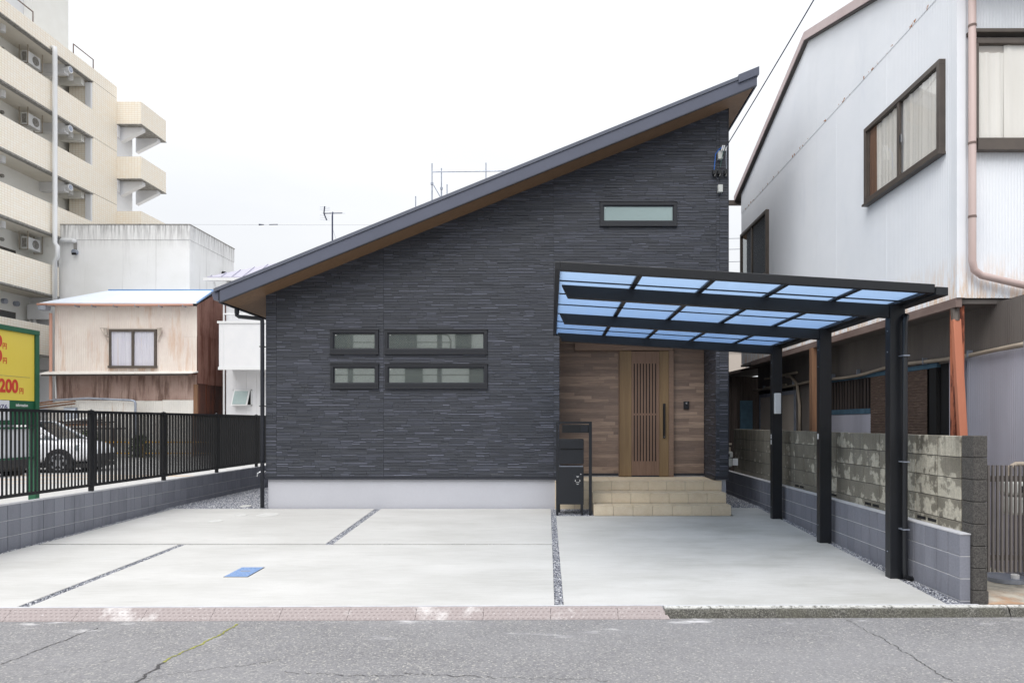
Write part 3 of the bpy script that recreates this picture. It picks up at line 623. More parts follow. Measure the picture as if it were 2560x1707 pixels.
# stone pattern siding strips
pieces = []
def piece(b, a0, a1, z0, z1, dep, bev, place):
    pts = [(a0,0,z0),(a1,0,z0),(a1,0,z1),(a0,0,z1),(a0+.001,dep,z0+.001),(a1-.001,dep,z0+.001),(a1-.001,dep*.92,z1-bev),(a0+.001,dep*.92,z1-bev)]
    b.add([place(*p) for p in pts], [(4,5,6,7),(0,1,5,4),(1,2,6,5),(3,7,6,2),(0,4,7,3)])
CH = .0492
def rows_for(a0, a1, breaks, zlo, zhi, place, holes, amin=lambda z: -99, seed=5):
    rr = random.Random(seed); k = 0; z = zlo
    while z < zhi:
        segs = [a0]+[c for c in breaks if a0 < c < a1]+[a1]
        for s0, s1 in zip(segs[:-1], segs[1:]):
            mode_end = s0
            x = s0 + .002
            while x < s1-.01:
                L = rr.choice((rr.uniform(.08,.2), rr.uniform(.15,.35), rr.uniform(.25,.5)))
                x2 = min(x+L, s1-.002)
                if s1-x2 < .06: x2 = s1-.002
                items = []
                if rr.random() < .27:
                    hh = rr.uniform(.010, .017); z9 = z+CH if rr.random() < .6 else z+.02+hh
                    items = [(z+.0035, z9-hh-.0006, .006, .002), (z9-hh, z9, .011, .004, 1)]; x2 = min(x2, x+rr.uniform(.10, .42)) if s1-x > .2 else x2
                    if z9 < z+CH-.01: items.append((z9+.0006, z+CH, .005, .002))
                elif rr.random() < .42: items = [(z+.0035, z+CH, rr.choice((.007,.009,.012)), rr.choice((.003,.004,.009)))]
                else:
                    sp_ = z+.0035+(CH-.0035)*rr.choice((.35,.5,.65)); d1 = rr.choice((.004,.006,.009,.012)); d2 = rr.choice((.004,.006,.009,.011))
                    items = [(z+.0035, sp_, d1, rr.choice((.002,.005))), (sp_+.0006, z+CH, d2, rr.choice((.002,.006)))]
                for it in items:
                    p0, p1, dp, bv = it[:4]
                    aa, cc = max(x, amin(p0)), x2
                    if cc-aa < .02: continue
                    cuts = [(aa, cc)]
                    for h in holes:
                        if p1 > h[2] and p0 < h[3]:
                            nc = []
                            for (u, v) in cuts:
                                if v <= h[0] or u >= h[1]: nc.append((u, v))
                                else:
                                    if h[0]-u > .01: nc.append((u, h[0]))
                                    if v-h[1] > .01: nc.append((h[1], v))
                            cuts = nc
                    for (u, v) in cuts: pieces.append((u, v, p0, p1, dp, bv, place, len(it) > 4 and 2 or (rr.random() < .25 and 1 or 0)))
                x = x2+.0012
        z += CH; k += 1
hol = [(w[0]-.004,w[1]+.004,w[2]-.004,w[3]+.004) for w in windows]+[(ALC[0]-.002,ALC[1]+.002,0,ALC[3])]
rows_for(XL, XR, [-4.86,-2.96,.052,2.93-.0,2.99], ZB, 7.3, lambda a, d, z: (a, YF-d, z), hol, amin=lambda z: (z-3.91)/.404-5.05-.06)
rows_for(YF+.002, 13.0, [], ZB, 3.42, lambda a, d, z: (2.93-d, a, z), [], seed=8)
order = sorted(range(len(pieces)), key=lambda i: -((pieces[i][1]-pieces[i][0])*(pieces[i][3]-pieces[i][2]) if pieces[i][2] < 3.3 else 0))
top = set(order[:296])
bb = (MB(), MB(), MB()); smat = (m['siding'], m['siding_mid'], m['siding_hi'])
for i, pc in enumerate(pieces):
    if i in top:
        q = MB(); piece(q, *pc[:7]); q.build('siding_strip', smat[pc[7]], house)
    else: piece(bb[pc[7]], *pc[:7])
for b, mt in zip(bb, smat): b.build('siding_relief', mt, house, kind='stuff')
MB().box(XR-.002, XR+.012, YF-.014, YF+.03, ZB-.002, zr(XR)).build('corner_trim', m['trimdark'], house)
# alcove
YB = 13.0
MB().box(ALC[0]-.14, ALC[0], YF+.14, YB+.1, .3, 3.6).build('recess_wall', m['siding_side'], house)
MB().box(ALC[1]+.001, XR-.14, YF+.141, YB+.1, .3, 3.6).build('recess_wall', m['siding'], house)
MB().box(ALC[0]-.14, XR-.14, YB+.02, YB+.1, .5, 3.6).build('recess_backing', m['trimdark'], house)
MB().box(ALC[0]+.001, ALC[1]-.001, YF+.02, YB+.02, 3.42, 3.5).build('recess_ceiling', m['soffit'], house)
rr = random.Random(21); z = .695; pl = MB
while z < 3.42:
    for half in (0, 1):
        z0 = z+half*.0615+(.003 if half == 0 else 0); z1 = z+(half+1)*.0615-(0 if half else .0004); z1 = min(z1, 3.42)
        if z1-z0 < .01: continue
        for (s0, s1, zmin) in ((ALC[0]+.002, 1.46, 0), (2.325, ALC[1]-.014, 0), (1.46, 2.325, 3.045)):
            if z0 < zmin: continue
            x = s0
            while x < s1-.01:
                x2 = x+rr.choice((.3,.45,.6,.9))*rr.uniform(.9,1.1)
                if s1-x2 < .12: x2 = s1
                x2 = min(x2, s1)
                d_ = rr.uniform(0, .003)
                q = MB(); q.box(x+.0006, x2-.0006, YB-.004-d_, YB+.02, z0, z1); q.build('wood_plank', m['plank'], house); x = x2
    z += .123
MB().box(ALC[0], 1.30, YB-.02, YB+.0, .655, .693).box(2.33, 2.93, YB-.02, YB+.0, .655, .693).build('base_flashing', m['trimdark'], house)
MB().box(ALC[0], 1.30, YB-.005, YB+.02, .60, .655).build('recess_foundation', m['found'], house); MB().box(2.33, 2.93, YB-.005, YB+.02, .60, .655).build('recess_foundation', m['found'], house)
# entrance door
YD = 12.94
MB().box(.453, 2.312, YD-.06, YB, 3.025, 3.172).build('door_header', m['headwood'], house, bevel=.004)
MB().box(2.235, 2.325, YD-.03, YB+.01, .634, 3.02).box(1.287, 1.30, YD+.02, YB+.01, .634, 3.02).build('door_frame', m['headwood'], house, bevel=.003)
# door leaf as one part whose pieces hang below it
leaf = MB().box(1.302, 1.527, YD-.012, YB-.008, .645, 3.02).box(2.055, 2.232, YD-.012, YB-.008, .645, 3.02).build('door', m['doorwood'], house, bevel=.002)
MB().box(1.53, 2.052, YD+.012, YD+.03, .65, 3.015).build('dark_backing', m['darkvoid'], leaf)
q = MB(); zt, zbm, zm0, zm1 = 2.78, .93, 1.80, 1.836
sx0, sx1 = 1.53, 2.052; slots = [1.572+.0578*i for i in range(8)]; sw = .021
edges = [sx0]+sum([[s, s+sw] for s in slots], [])+[sx1]
for i in range(0, len(edges), 2):
    MB().box(edges[i], edges[i+1], YD-.004, YD+.011, .66, 3.012).build('lattice_slat', m['doorwood2'], leaf)
for s in slots:
    MB().box(s, s+sw, YD+.001, YD+.011, zt, 3.012).build('infill', m['doorwood2'], leaf)
    MB().box(s, s+sw, YD+.001, YD+.011, .66, zbm).build('infill', m['doorwood2'], leaf)
    MB().box(s, s+sw, YD-.001, YD+.011, zm0, zm1).build('infill', m['doorwood2'], leaf)
MB().box(1.53, 2.05, YD-.014, YD+.01, .638, .658).build('kick_plate', m['trimdark'], leaf)
h = MB().box(2.122, 2.168, YD-.03, YD-.013, 1.365, 2.02)
h.tube([(2.145, YD-.03, 1.40), (2.145, YD-.075, 1.45), (2.142, YD-.085, 1.7), (2.145, YD-.075, 1.95), (2.145, YD-.03, 2.0)], .014, 8)
h.build('handle', m['black'], leaf)
MB().cyl((2.145, YD-.031, 1.975), (2.145, YD-.042, 1.975), .013, 14).cyl((2.145, YD-.031, 1.40), (2.145, YD-.042, 1.40), .013, 14).build('lock_cylinder', m['chrome'], leaf)
# windows
def window(w, gm, label=None, frosted=False):
    x0, x1, z0, z1 = w; y = YF
    f = MB(); t = .044
    f.box(x0, x1, y-.035, y+.03, z1-.055, z1).box(x0, x1, y-.035, y+.03, z0, z0+.075).box(x0, x0+.055, y-.035, y+.03, z0+.075, z1-.055).box(x1-.055, x1, y-.035, y+.03, z0+.075, z1-.055)
    f.box(x0-.012, x1+.012, y-.045, y+.0, z1, z1+.008).box(x0-.008, x1+.008, y-.05, y+.0, z0-.02, z0-.001)
    fo = f.build('window', m['winframe'], house, bevel=.003, label=label)
    s = MB(); s.box(x0+.055, x1-.055, y-.012, y+.02, z1-.075, z1-.056).box(x0+.055, x1-.055, y-.012, y+.02, z0+.076, z0+.09).box(x0+.056, x0+.072, y-.012, y+.02, z0+.09, z1-.075).box(x1-.072, x1-.056, y-.012, y+.02, z0+.09, z1-.075)
    s.build('sash', m['trimdark'], fo)
    MB().box(x0+.06, x1-.06, y-.003, y+.004, z0+.08, z1-.06).build('pane', gm, fo)
    MB().box(x0+.085, x0+.105, y-.0065, y-.0042, z1-.1, z1-.09).build('sticker', m['paintwhite'], fo)
    # a room behind the pane
    b = MB(); X0, X1, Z0, Z1, Y0, Y1 = x0+.04, x1-.04, z0+.04, z1-.04, y+.03, y+1.2
    b.add([(X0-.0,Y0,Z0),(X1,Y0,Z0),(X1,Y0,Z1),(X0,Y0,Z1),(X0-.3,Y1,Z0-.5),(X1+.3,Y1,Z0-.5),(X1+.3,Y1,Z1+.5),(X0-.3,Y1,Z1+.5)], [(4,5,6,7),(0,1,5,4),(1,2,6,5),(2,3,7,6),(3,0,4,7)])
    b.build('room_interior', m['room'] if frosted else m['room'], fo)
    return fo
for i, w in enumerate(windows): window(w, m['frost'] if i == 4 else m['glass'], 'high frosted slit window under the roof slope' if i == 4 else None, i == 4)
# roof
YV = YF-.55; XE, XW = -5.60, 3.47
def slab_roof(b, x0, x1, y0, y1, d0, d1):
    b.hexa([(x0,y0,zr(x0)+d0),(x1,y0,zr(x1)+d0),(x1,y1,zr(x1)+d0),(x0,y1,zr(x0)+d0),(x0,y0,zr(x0)+d1),(x1,y0,zr(x1)+d1),(x1,y1,zr(x1)+d1),(x0,y1,zr(x0)+d1)])
b = MB(); slab_roof(b, XE+.02, XW-.02, YV+.012, 20.6, .012, .235); b.build('roof', m['trim'], house)
b = MB(); slab_roof(b, XE+.035, XW-.035, YV+.03, 20.58, 0, .0115); so_ = b.build('soffit', m['soffit'], house)
b = MB(); slab_roof(b, XE, XW, YV, YV+.014, .012, .215); b.build('fascia', m['trim'], house)
b = MB(); slab_roof(b, XE, XW, YV-.004, YV+.03, -.006, .012); b.build('fascia_drip', m['trimdark'], house)
b = MB(); slab_roof(b, XE-.10, XW-.30, YV-.016, YV+.2, .218, .275); b.build('verge_flashing', m['trim2'], house)
b = MB(); slab_roof(b, XE-.05, XW+.0, YV+.2, 20.6, .236, .262); b.build('roof_sheet', m['trim2'], house)
b = MB(); slab_roof(b, XW-.30, XW+.05, YV-.03, 20.6, .16, .30)
b.build('ridge_cap', m['trim'], house, bevel=.004)
b = MB(); slab_roof(b, XW-.005, XW+.02, YV+.002, 20.6, -.006, .16); b.build('ridge_fascia', m['trim'], house)
b = MB(); slab_roof(b, XE-.02, XE+.005, YV+.002, 20.6, .0, .2); b.build('eave_fascia', m['trimdark'], house)
# gutter at the eave
gz = zr(XE)+.05
prof = [(XE-.155, gz+.13), (XE-.035, gz+.13), (XE-.035, gz+.02), (XE-.12, gz+.02)]
MB().prism([(XE-.16, gz+.135), (XE-.035, gz+.135), (XE-.035, gz-.005), (XE-.115, gz-.005)], YV+.02, 20.5, 'y').build('eave_gutter', m['trim'], house)
# downpipe
gx = XE-.07
dp = MB(); dp.tube([(gx+.05, YF+.12, gz-.0), (gx+.05, YF+.12, gz-.13)], .04, 10)
dp.tube([(gx+.05, YF+.12, gz-.09), (gx+.05, YF+.12, gz-.16), (gx+.09, YF+.115, gz-.185), (XL-.1, YF-.02, gz-.24), (XL-.055, YF-.03, gz-.26), (XL-.05, YF-.03, gz-.32), (XL-.05, YF-.03, .16)], .0345, 12)
dp.build('downpipe', m['trimdark'], house, smooth=2)
for z in (3.0, 1.95, .95):
    MB().box(XL-.09, XL+.0, YF-.07, YF+.01, z-.008, z+.008).build('pipe_bracket', m['blackmetal'], house)
MB().tube([(XL+.01, YF+.06, .78), (XL-.13, YF+.06, .78), (XL-.17, YF+.06, .76), (XL-.18, YF+.06, .70)], .014, 8).cyl((XL-.1, YF+.06, .78), (XL-.1, YF+.06, .83), .018, 8).box(XL-.13, XL-.07, YF+.05, YF+.07, .83, .842).build('water_tap', m['chrome'], house)
# small electrical boxes and cables
for (z0, z1, lab) in ((6.30, 6.45, 'upper grey junction box beside the cable clamps'), (5.72, 5.85, 'lower grey junction box under the cable clamps')):
    MB().box(2.95, 3.03, YF-.08, YF-.0, z0, z1).build('junction_box', m['meter'], house, bevel=.004, label=lab)
cc = thing('service_cable', 'dark service cable running from the gable corner of the charcoal house up over the street', 'cable', (3.05, YF-.1, 6.45))
S = Vector((3.08, YF-.12, 6.50)); E = Vector((3.72, 3.0, 8.05)); pts = []
for i in range(25):
    t = i/24; p = S.lerp(E, t); p.z -= .10*4*t*(1-t); pts.append(p)
MB().tube(pts, .009, 6).build('cable', m['cable'], cc)
MB().tube([(3.03,YF-.12,6.50),(2.96,YF-.10,6.46),(2.90,YF-.08,6.38),(2.88,YF-.06,6.1)], .008, 6).build('blue_cable', m['cblue'], cc)
MB().tube([(3.06,YF-.12,6.50),(3.02,YF-.10,6.36),(2.98,YF-.09,6.15)], .006, 6).build('green_cable', m['cgreen'], cc)
MB().tube([(3.09,YF-.12,6.50),(3.08,YF-.10,6.3),(3.09,YF-.09,6.12)], .005, 6).build('grey_cable', m['steel'], cc)
for x in (3.02, 3.05, 3.09): MB().cyl((x, YF-.12, 6.52), (x-.02, YF-.11, 6.43), .012, 8).build('insulator', m['white'], cc)
for x in (2.885, 2.975, 3.085):
    MB().box(x-.03, x+.03, YF-.10, YF-.012, 6.03, 6.10).cyl((x+.03, YF-.08, 6.07), (x-.005, YF-.09, 5.98), .016, 8).build('cable_clamp', m['black'], cc)
# intercom
ic = thing('intercom', 'small black video intercom on the wood cladding right of the door', 'intercom', (2.57, YB-.02, 1.98))
MB().box(2.522, 2.628, YB-.035, YB-.009, 1.915, 2.065).build('housing', m['black'], ic, bevel=.005)
MB().cyl((2.575, YB-.036, 2.03), (2.575, YB-.041, 2.03), .018, 16).build('lens', m['chrome'], ic)
MB().box(2.555, 2.595, YB-.039, YB-.0352, 1.985, 1.995).box(2.55, 2.6, YB-.039, YB-.0352, 1.94, 1.97).build('button', m['winframe'], ic)
# porch steps
steps = thing('porch_steps', 'three beige tiled steps leading to the wooden front door', 'steps', (1.8, 11.6, .11))
core = MB().box(.085, 3.005, 12.065, 13.0, 0, .615).box(.73, 2.975, 11.65, 12.1, 0, .445).box(.725, 2.97, 11.31, 11.7, 0, .275)
core.build('mortar_core', m['grout'], steps)
T = .325
def tiles(x0, x1, f, anchor_right=True):
    x = x1
    while x > x0+.02:
        a = max(x-T, x0); f(a+.0025, x-.0025); x -= T
tb = .012
def tl(*a): cbox('tile', m['tile'], steps, *a, c=.0025)
tiles(.07, 3.02, lambda a, c: (tl(a, c, 12.05, 12.065, .465, .632-.004)))
tiles(.07, 3.02, lambda a, c: (tl(a, c, 12.05, 12.065, .30, .46) if c < .75 else None))
tiles(.07, 3.02, lambda a, c: (tl(a, c, 12.05, 12.065, .13, .295) if c < .75 else None))
for (ya, yb_) in ((12.047, 12.372), (12.377, 12.69), (12.695, 13.0)): tiles(.07, 3.02, lambda a, c: tl(a, c, ya, yb_, .615, .632))
tiles(.712, 2.99, lambda a, c: tl(a, c, 11.63, 11.65, .296, .458)); 
for (ya, yb_) in ((11.627, 11.83), (11.835, 12.046)): tiles(.712, 2.99, lambda a, c: tl(a, c, ya, yb_, .445, .462))
tiles(.708, 2.985, lambda a, c: tl(a, c, 11.29, 11.31, .12, .288)); tiles(.708, 2.985, lambda a, c: tl(a, c, 11.287, 11.626, .275, .292))
for (ya, yb_, za, zb_) in ((11.655,11.85,.296,.442),(11.855,12.045,.296,.442),(11.315,11.62,.12,.272)): tl(.712-.0, .728, ya, yb_, za, zb_); 
for (ya, yb_, za, zb_) in ((11.655,11.85,.296,.442),(11.855,12.045,.296,.442),(11.315,11.62,.12,.272)): tl(2.973, 2.988, ya, yb_, za, zb_)
for ya in (12.07, 12.38, 12.69): tl(3.006, 3.02, ya, ya+.3, .465, .613); tl(3.006, 3.02, ya, ya+.3, .30, .46); tl(3.006, 3.02, ya, ya+.3, .13, .295)
# mailbox stand
mb = thing('mailbox_stand', 'black metal mailbox and parcel box stand with name plate beside the porch steps', 'mailbox', (.38, 11.45, .12))
Y0, Y1 = 11.36, 11.42
MB().box(.087, .128, Y0, Y1, .11, 1.64).box(.635, .685, Y0, Y1, .11, 1.64).box(.087, .685, Y0, Y1, 1.64, 1.675).build('frame', m['blackmetal'], mb, bevel=.003)
MB().box(.188, .634, Y0+.005, Y0+.035, 1.488, 1.625).build('name_plate', m['black'], mb, bevel=.003)
MB().box(.50, .62, Y0-.004, Y0+.003, 1.505, 1.612).build('lamp_panel', m['winframe'], mb, bevel=.002)
bx = MB().box(.135, .548, Y0+.0, Y0+.33, .968, 1.385).build('mailbox', m['blackmetal'], mb, bevel=.006)
MB().box(.14, .543, Y0-.014, Y0+.0, 1.225, 1.38).build('flap', m['blackmetal'], bx, bevel=.003)
MB().box(.15, .533, Y0-.004, Y0+.002, 1.212, 1.22).build('slot', m['darkvoid'], bx)
pb = MB().box(.124, .548, Y0-.01, Y0+.34, .30, .925).build('parcel_box', m['blackmetal'], mb, bevel=.006)
MB().box(.14, .535, Y0+.02, Y0+.3, .925, .94).build('spacer', m['steel'], mb)
lp = MB().box(.366, .52, Y0-.02, Y0-.011, .63, .785).build('lock_panel', m['winframe'], pb, bevel=.002)
MB().cyl((.407,Y0-.0205,.70),(.407,Y0-.026,.70),.026,18).cyl((.482,Y0-.0205,.70),(.482,Y0-.026,.70),.026,18).build('dial', m['black'], lp)
MB().prism([(.398,.688),(.416,.688),(.407,.72)], Y0-.027, Y0-.03).prism([(.473,.688),(.491,.688),(.482,.72)], Y0-.027, Y0-.03).box(.425,.465,Y0-.0225,Y0-.0205,.765,.771).box(.43,.46,Y0-.0225,Y0-.0205,.752,.757).box(.415,.475,Y0-.0225,Y0-.0205,.664,.67).box(.43,.46,Y0-.0225,Y0-.0205,.634,.642).build('marking', m['paintwhite'], lp)
MB().cyl((.497,Y0-.01,.805),(.497,Y0-.03,.805),.012,14).build('keyhole', m['chrome'], pb)
MB().box(.508,.54,Y0,Y0+.03,.11,.30).box(.508,.54,Y0+.3,Y0+.33,.11,.30).box(.13,.16,Y0+.3,Y0+.33,.11,.30).build('leg', m['blackmetal'], mb)
# gas meter on the right wall
def gasmeter(name, x, y, z, label, s=1.0):
    t = thing(name, label, 'gas meter', (x, y, z))
    MB().box(x-.1*s, x+.1*s, y-.06*s, y+.06*s, z, z+.14*s).build('lower_body', m['meter'], t, bevel=.02*s)
    MB().box(x-.11*s, x+.11*s, y-.07*s, y+.07*s, z+.145*s, z+.26*s).build('upper_body', m['meter'], t, bevel=.025*s)
    MB().box(x-.04*s, x+.05*s, y-.078*s, y-.071*s, z+.17*s, z+.22*s).build('counter', m['black'], t)
    MB().cyl((x-.07*s, y, z+.26*s), (x-.07*s, y, z+.36*s), .018*s).cyl((x+.07*s, y, z+.26*s), (x+.07*s, y, z+.33*s), .018*s).tube([(x-.07*s,y,z+.35*s),(x-.02*s,y,z+.38*s),(x+.1*s,y,z+.38*s)], .018*s).build('pipe', m['conduit'], t)
    return t
gm = gasmeter('gas_meter', 3.265, 12.75, .84, 'pale grey gas meter with tag on the side wall by the alley', 1.1)
MB().box(3.36, 3.46, 12.62, 12.625, .87, 1.0).build('paper_tag', m['paintwhite'], gm)

# ================================================================ CARPORT
cp = thing('carport', 'black cantilever carport with blue translucent roof over the parking bay', 'carport', (3.63, 9.0, .06))
def zb_(x): return 3.103 - .0605*(x-.113)       # top line of the beams
for i, y in enumerate((7.15, 9.02, 10.95)):
    zt = 2.90
    MB().box(3.555, 3.712, y, y+.11, zs(y)-.02, zt).build('post', m['carport'], cp, bevel=.004)
    b = MB(); x0, x1 = .115, 3.553; h = .135; ya, yb2 = y+.012, y+.098
    b.hexa([(x0+.065,ya,zb_(x0)-h),(x1,ya,zb_(x1)-h),(x1,yb2,zb_(x1)-h),(x0+.065,yb2,zb_(x0)-h),(x0,ya,zb_(x0)),(x1,ya,zb_(x1)),(x1,yb2,zb_(x1)),(x0,yb2,zb_(x0))])
    b.build('beam', m['carport'], cp, bevel=.003)
    for zz in (2.8, 2.62, 2.4, .3):
        MB().cyl((3.5555,y+.055,zz),(3.549,y+.055,zz),.007,8).build('bolt', m['steel'], cp)
YA, YZ = 6.50, 11.40
def sl(b, x0, x1, y0, y1, d0, d1):
    b.hexa([(x0,y0,zb_(x0)+d0),(x1,y0,zb_(x1)+d0),(x1,y1,zb_(x1)+d0),(x0,y1,zb_(x0)+d0),(x0,y0,zb_(x0)+d1),(x1,y0,zb_(x1)+d1),(x1,y1,zb_(x1)+d1),(x0,y1,zb_(x0)+d1)])
for (a, c, y0, y1) in ((.09, 3.66, YA, YA+.06), (.09, 3.66, YZ-.06, YZ)):
    b = MB(); sl(b, a, c, y0, y1, .0, .085); b.build('front_frame' if y0 == YA else 'rear_frame', m['carport'], cp, bevel=.006)
b = MB(); sl(b, .04, .089, YA+.002, YZ, -.0, .08); b.build('side_frame', m['carport'], cp, bevel=.004)
b = MB(); sl(b, 3.661, 3.78, YA-.012, YZ, -.02, .06); b.build('gutter', m['carport'], cp, bevel=.006)
rx = [.15+.710*i for i in range(6)]; rx[-1] = 3.70
ry = [YA+.06, 7.0, 7.7, 8.4, 9.1, 9.8, 10.5, YZ-.06]
for i, x in enumerate(rx[1:-1]):
    b = MB(); sl(b, x-.026, x+.026, YA+.061, YZ-.061, .012, .042); b.build('rafter', m['carport'], cp)
b = MB(); sl(b, 3.60, 3.66, YA+.061, YZ-.061, .0, .06); b.build('rafter', m['carport'], cp)
for y in ry[1:-1]:
    b = MB(); sl(b, .09, 3.598, y-.011, y+.011, .0, .0115); b.build('crossbar', m['carport'], cp)
xa = [.09]+rx[1:-1]+[3.60]
for i in range(5):
    a, c = xa[i]+(.0 if i == 0 else .026), xa[i+1]-(.026 if i < 4 else 0)
    b = MB(); b.hexa([(a,YA+.06,zb_(a)+.03),(c,YA+.06,zb_(c)+.03),(c,YZ-.06,zb_(c)+.03),(a,YZ-.06,zb_(a)+.03),(a,YA+.06,zb_(a)+.032),(c,YA+.06,zb_(c)+.032),(c,YZ-.06,zb_(c)+.032),(a,YZ-.06,zb_(a)+.032)])
    b.build('roof_panel', m['poly'], cp)
# carport rain pipe
b = MB(); px_ = 3.675
b.tube([(3.72,7.32,zb_(3.72)-.03),(3.72,7.32,zb_(3.72)-.10)], .035, 10)
b.build('gutter_outlet', m['carport'], cp)
b = MB(); b.tube([(3.72,7.32,2.80),(3.73,7.22,2.79),(3.70,7.10,2.76),(px_,7.085,2.70),(px_,7.085,.12),(px_+.01,7.085,.06),(px_+.06,7.10,.035),(px_+.1,7.12,.03)], .027, 12)
b.build('rain_pipe', m['carport'], cp, smooth=2)
for zz in (2.35, 1.25, .55): MB().box(px_-.034, px_+.034, 7.05, 7.15, zz-.006, zz+.006).build('pipe_clip', m['steel'], cp)
MB().box(3.575, 3.675, 10.885, 10.948, 1.80, 2.13).build('wall_lamp', m['white'], cp, bevel=.01, label='white rectangular lamp on the farthest post')
for yy, zz in ((10.99,1.40),(10.99,1.31),(9.06,1.44)): MB().box(3.549, 3.5545, yy, yy+.03, zz, zz+.07).build('sticker', m['paintwhite'], cp)

# ================================================================ BLOCK WALLS
wl_ = thing('left_block_wall', 'low grey concrete block wall under the black fence on the left', 'block wall', (-6.86, 12, 0))
MB().box(-6.905, -6.817, 6.25, 18.2, -.2, .617).build('mortar_core', m['mortardark'], wl_)
for r in range(1, 4): MB().box(-6.90, -6.8035, 7.6, 18.1, .63-.2*r-.003, .63-.2*r+.0035).build('bed_joint', m['coping'], wl_)
for r in range(4):
    z0 = .63-.2*(r+1)+.004; y = 7.75+.1*(r % 1)
    while y < 18.0:
        if z0+.19 > zc(y)-.03: cbox('block', m['block_l'], wl_, -6.91, -6.80, y+.004, y+.196, z0, z0+.192, c=.003)
        y += .2
MB().box(-6.913, -6.797, 6.25, 18.2, .6235, .637).build('coping', m['coping'], wl_)
wr = thing('right_block_wall', 'new low grey concrete block wall behind the carport posts', 'block wall', (3.82, 10, 0))
MB().box(3.787, 3.86, 6.30, 16.5, -.2, .615).build('mortar_core', m['mortardark'], wr)
for r in range(1, 4): MB().box(3.7735, 3.864, 6.289, 16.4, .628-.205*r-.0035, .628-.205*r+.0035).build('bed_joint', m['coping'], wr)
for r in range(4):
    z0 = .628-.205*(r+1)+.004; y = 6.285
    while y < 16.4:
        if z0+.2 > zc(y)-.03 or r < 3: cbox('block', m['block'], wr, 3.77, 3.868, y+.0045, y+.1955, z0, z0+.197, c=.004)
        y += .2
MB().box(3.768, 3.868, 6.284, 16.5, .6225, .634).build('coping', m['coping'], wr)
wo_ = thing('old_block_wall', 'old weathered block wall with peeling pale paint and a dark end pillar', 'block wall', (3.94, 10, 0))
MB().box(3.882, 3.985, 6.46, 14.2, -.15, 1.525).build('mortar_core', m['mortardark'], wo_)
for r in range(5):
    z0 = 1.53-.203*(r+1)+.003; y = 6.44
    first = True
    while y < 14.1:
        L = .4
        if r == 4: # vent row gets slots
            pass
        cbox('block', m['oldblock'], wo_, 3.87, 3.99, y+.006, y+L-.006, z0, z0+.197, c=.004); y += L
for y in (6.85, 8.05, 9.25, 10.45, 11.65):
    MB().box(3.864, 3.8705, y, y+.15, .655, .685).box(3.864, 3.8705, y+.2, y+.35, .655, .685).build('vent_slot', m['darkvoid'], wo_)
for r in range(8):
    z1 = 1.535-.203*r; z0 = max(z1-.199, -.09)
    ex = .012 if r == 7 else 0
    cbox('pillar_block', m['pillar'], wo_, 3.872-(.0), 4.0+ex, 6.25, 6.437, z0, z1, c=.006)
# fence on the left wall
fn = thing('slat_fence', 'black vertical slat fence on top of the left block wall', 'fence', (-6.86, 12, .63))
XF = -6.868
posts = [8.2, 10.2, 12.11, 14.03, 15.92, 17.8]
for y in posts: MB().box(XF-.028, XF+.028, y-.028, y+.028, .60, 1.845).box(XF-.012,XF+.012,y-.012,y+.012,1.845,1.852).build('post', m['fence'], fn, bevel=.003)
segs = [(6.4, 8.2)]+list(zip(posts[:-1], posts[1:]))
for a, c in segs:
    MB().box(XF-.02, XF+.026, a+.03, c-.03, 1.795, 1.835).build('top_rail', m['fence'], fn)
    MB().box(XF-.02, XF+.026, a+.03, c-.03, .705, .745).build('bottom_rail', m['fence'], fn)
    near = c <= 10.21
    pitch, w, dth = (.0675, .017, .018) if near else (.094, .027, .034)
    n = int((c-a-.05)/pitch); p_ = (c-a)/ (n+1)
    for i in range(n):
        y = a+(i+1)*p_
        cbox('slat', m['fence'], fn, XF-dth/2, XF+dth/2, y-w/2, y+w/2, .745, 1.795, c=0)
    MB().cyl((XF, c, 1.846), (XF+.0, c, 1.858), .012, 8).build('cap_screw', m['chrome'], fn)
# ================================================================ RIGHT NEIGHBOUR
XN, YN0, YN1 = 4.50, 7.54, 16.1
nb = thing('neighbour_house', 'tall neighbouring house clad in pale corrugated metal overhanging its dark ground floor', 'house', (7, 12, 0))
def ztn(y): return 8.32 - .298*(y-11.9) if y > 11.9 else 8.32 - .335*(11.9-y)
y = YN0
while y < YN1-.1:
    y2 = min(y+.80, YN1)
    MB().corr('y', y, y2+.01, XN, 3.03, 6.62, .034, .0045, -1).build('wall_sheet', m['whitecorr'], nb, smooth=True)
    MB().corr('y', y, y2+.01, XN-.005, 6.58, ztn, .034, .0045, -1).build('wall_sheet', m['whitecorr'], nb, smooth=True)
    y = y2
x = XN
while x < 9:
    MB().corr('x', x, x+.81, YN0, 3.03, 6.75, .034, .0055, -1).build('wall_sheet', m['whitecorr'], nb, smooth=True)
    MB().corr('x', x, x+.81, YN0-.005, 6.7, 9.0, .034, .0055, -1).build('wall_sheet', m['whitecorr'], nb, smooth=True); x += .8
b = MB(); b.add([(XN+.02,YN0+.02,3.02),(9,YN0+.02,3.02),(9,YN1,3.02),(XN+.02,YN1,3.02)], [(0,1,2,3)])
b.add([(XN+.02,YN0+.02,3.02),(XN+.02,YN1,3.02),(XN+.02,YN1,7.0),(XN+.02,11.9,8.28),(XN+.02,YN0+.02,6.8)], [(0,1,2,3,4)])
b.add([(XN+.02,YN1,3.02),(9,YN1,3.02),(9,YN1,7.0),(XN+.02,YN1,7.0)], [(0,1,2,3)]); b.add([(XN+.02,YN0+.03,3.02),(9,YN0+.03,3.02),(9,YN0+.03,6.8),(XN+.02,YN0+.03,6.8)], [(0,1,2,3)])
b.build('upper_storey', m['darkcorr'], nb)
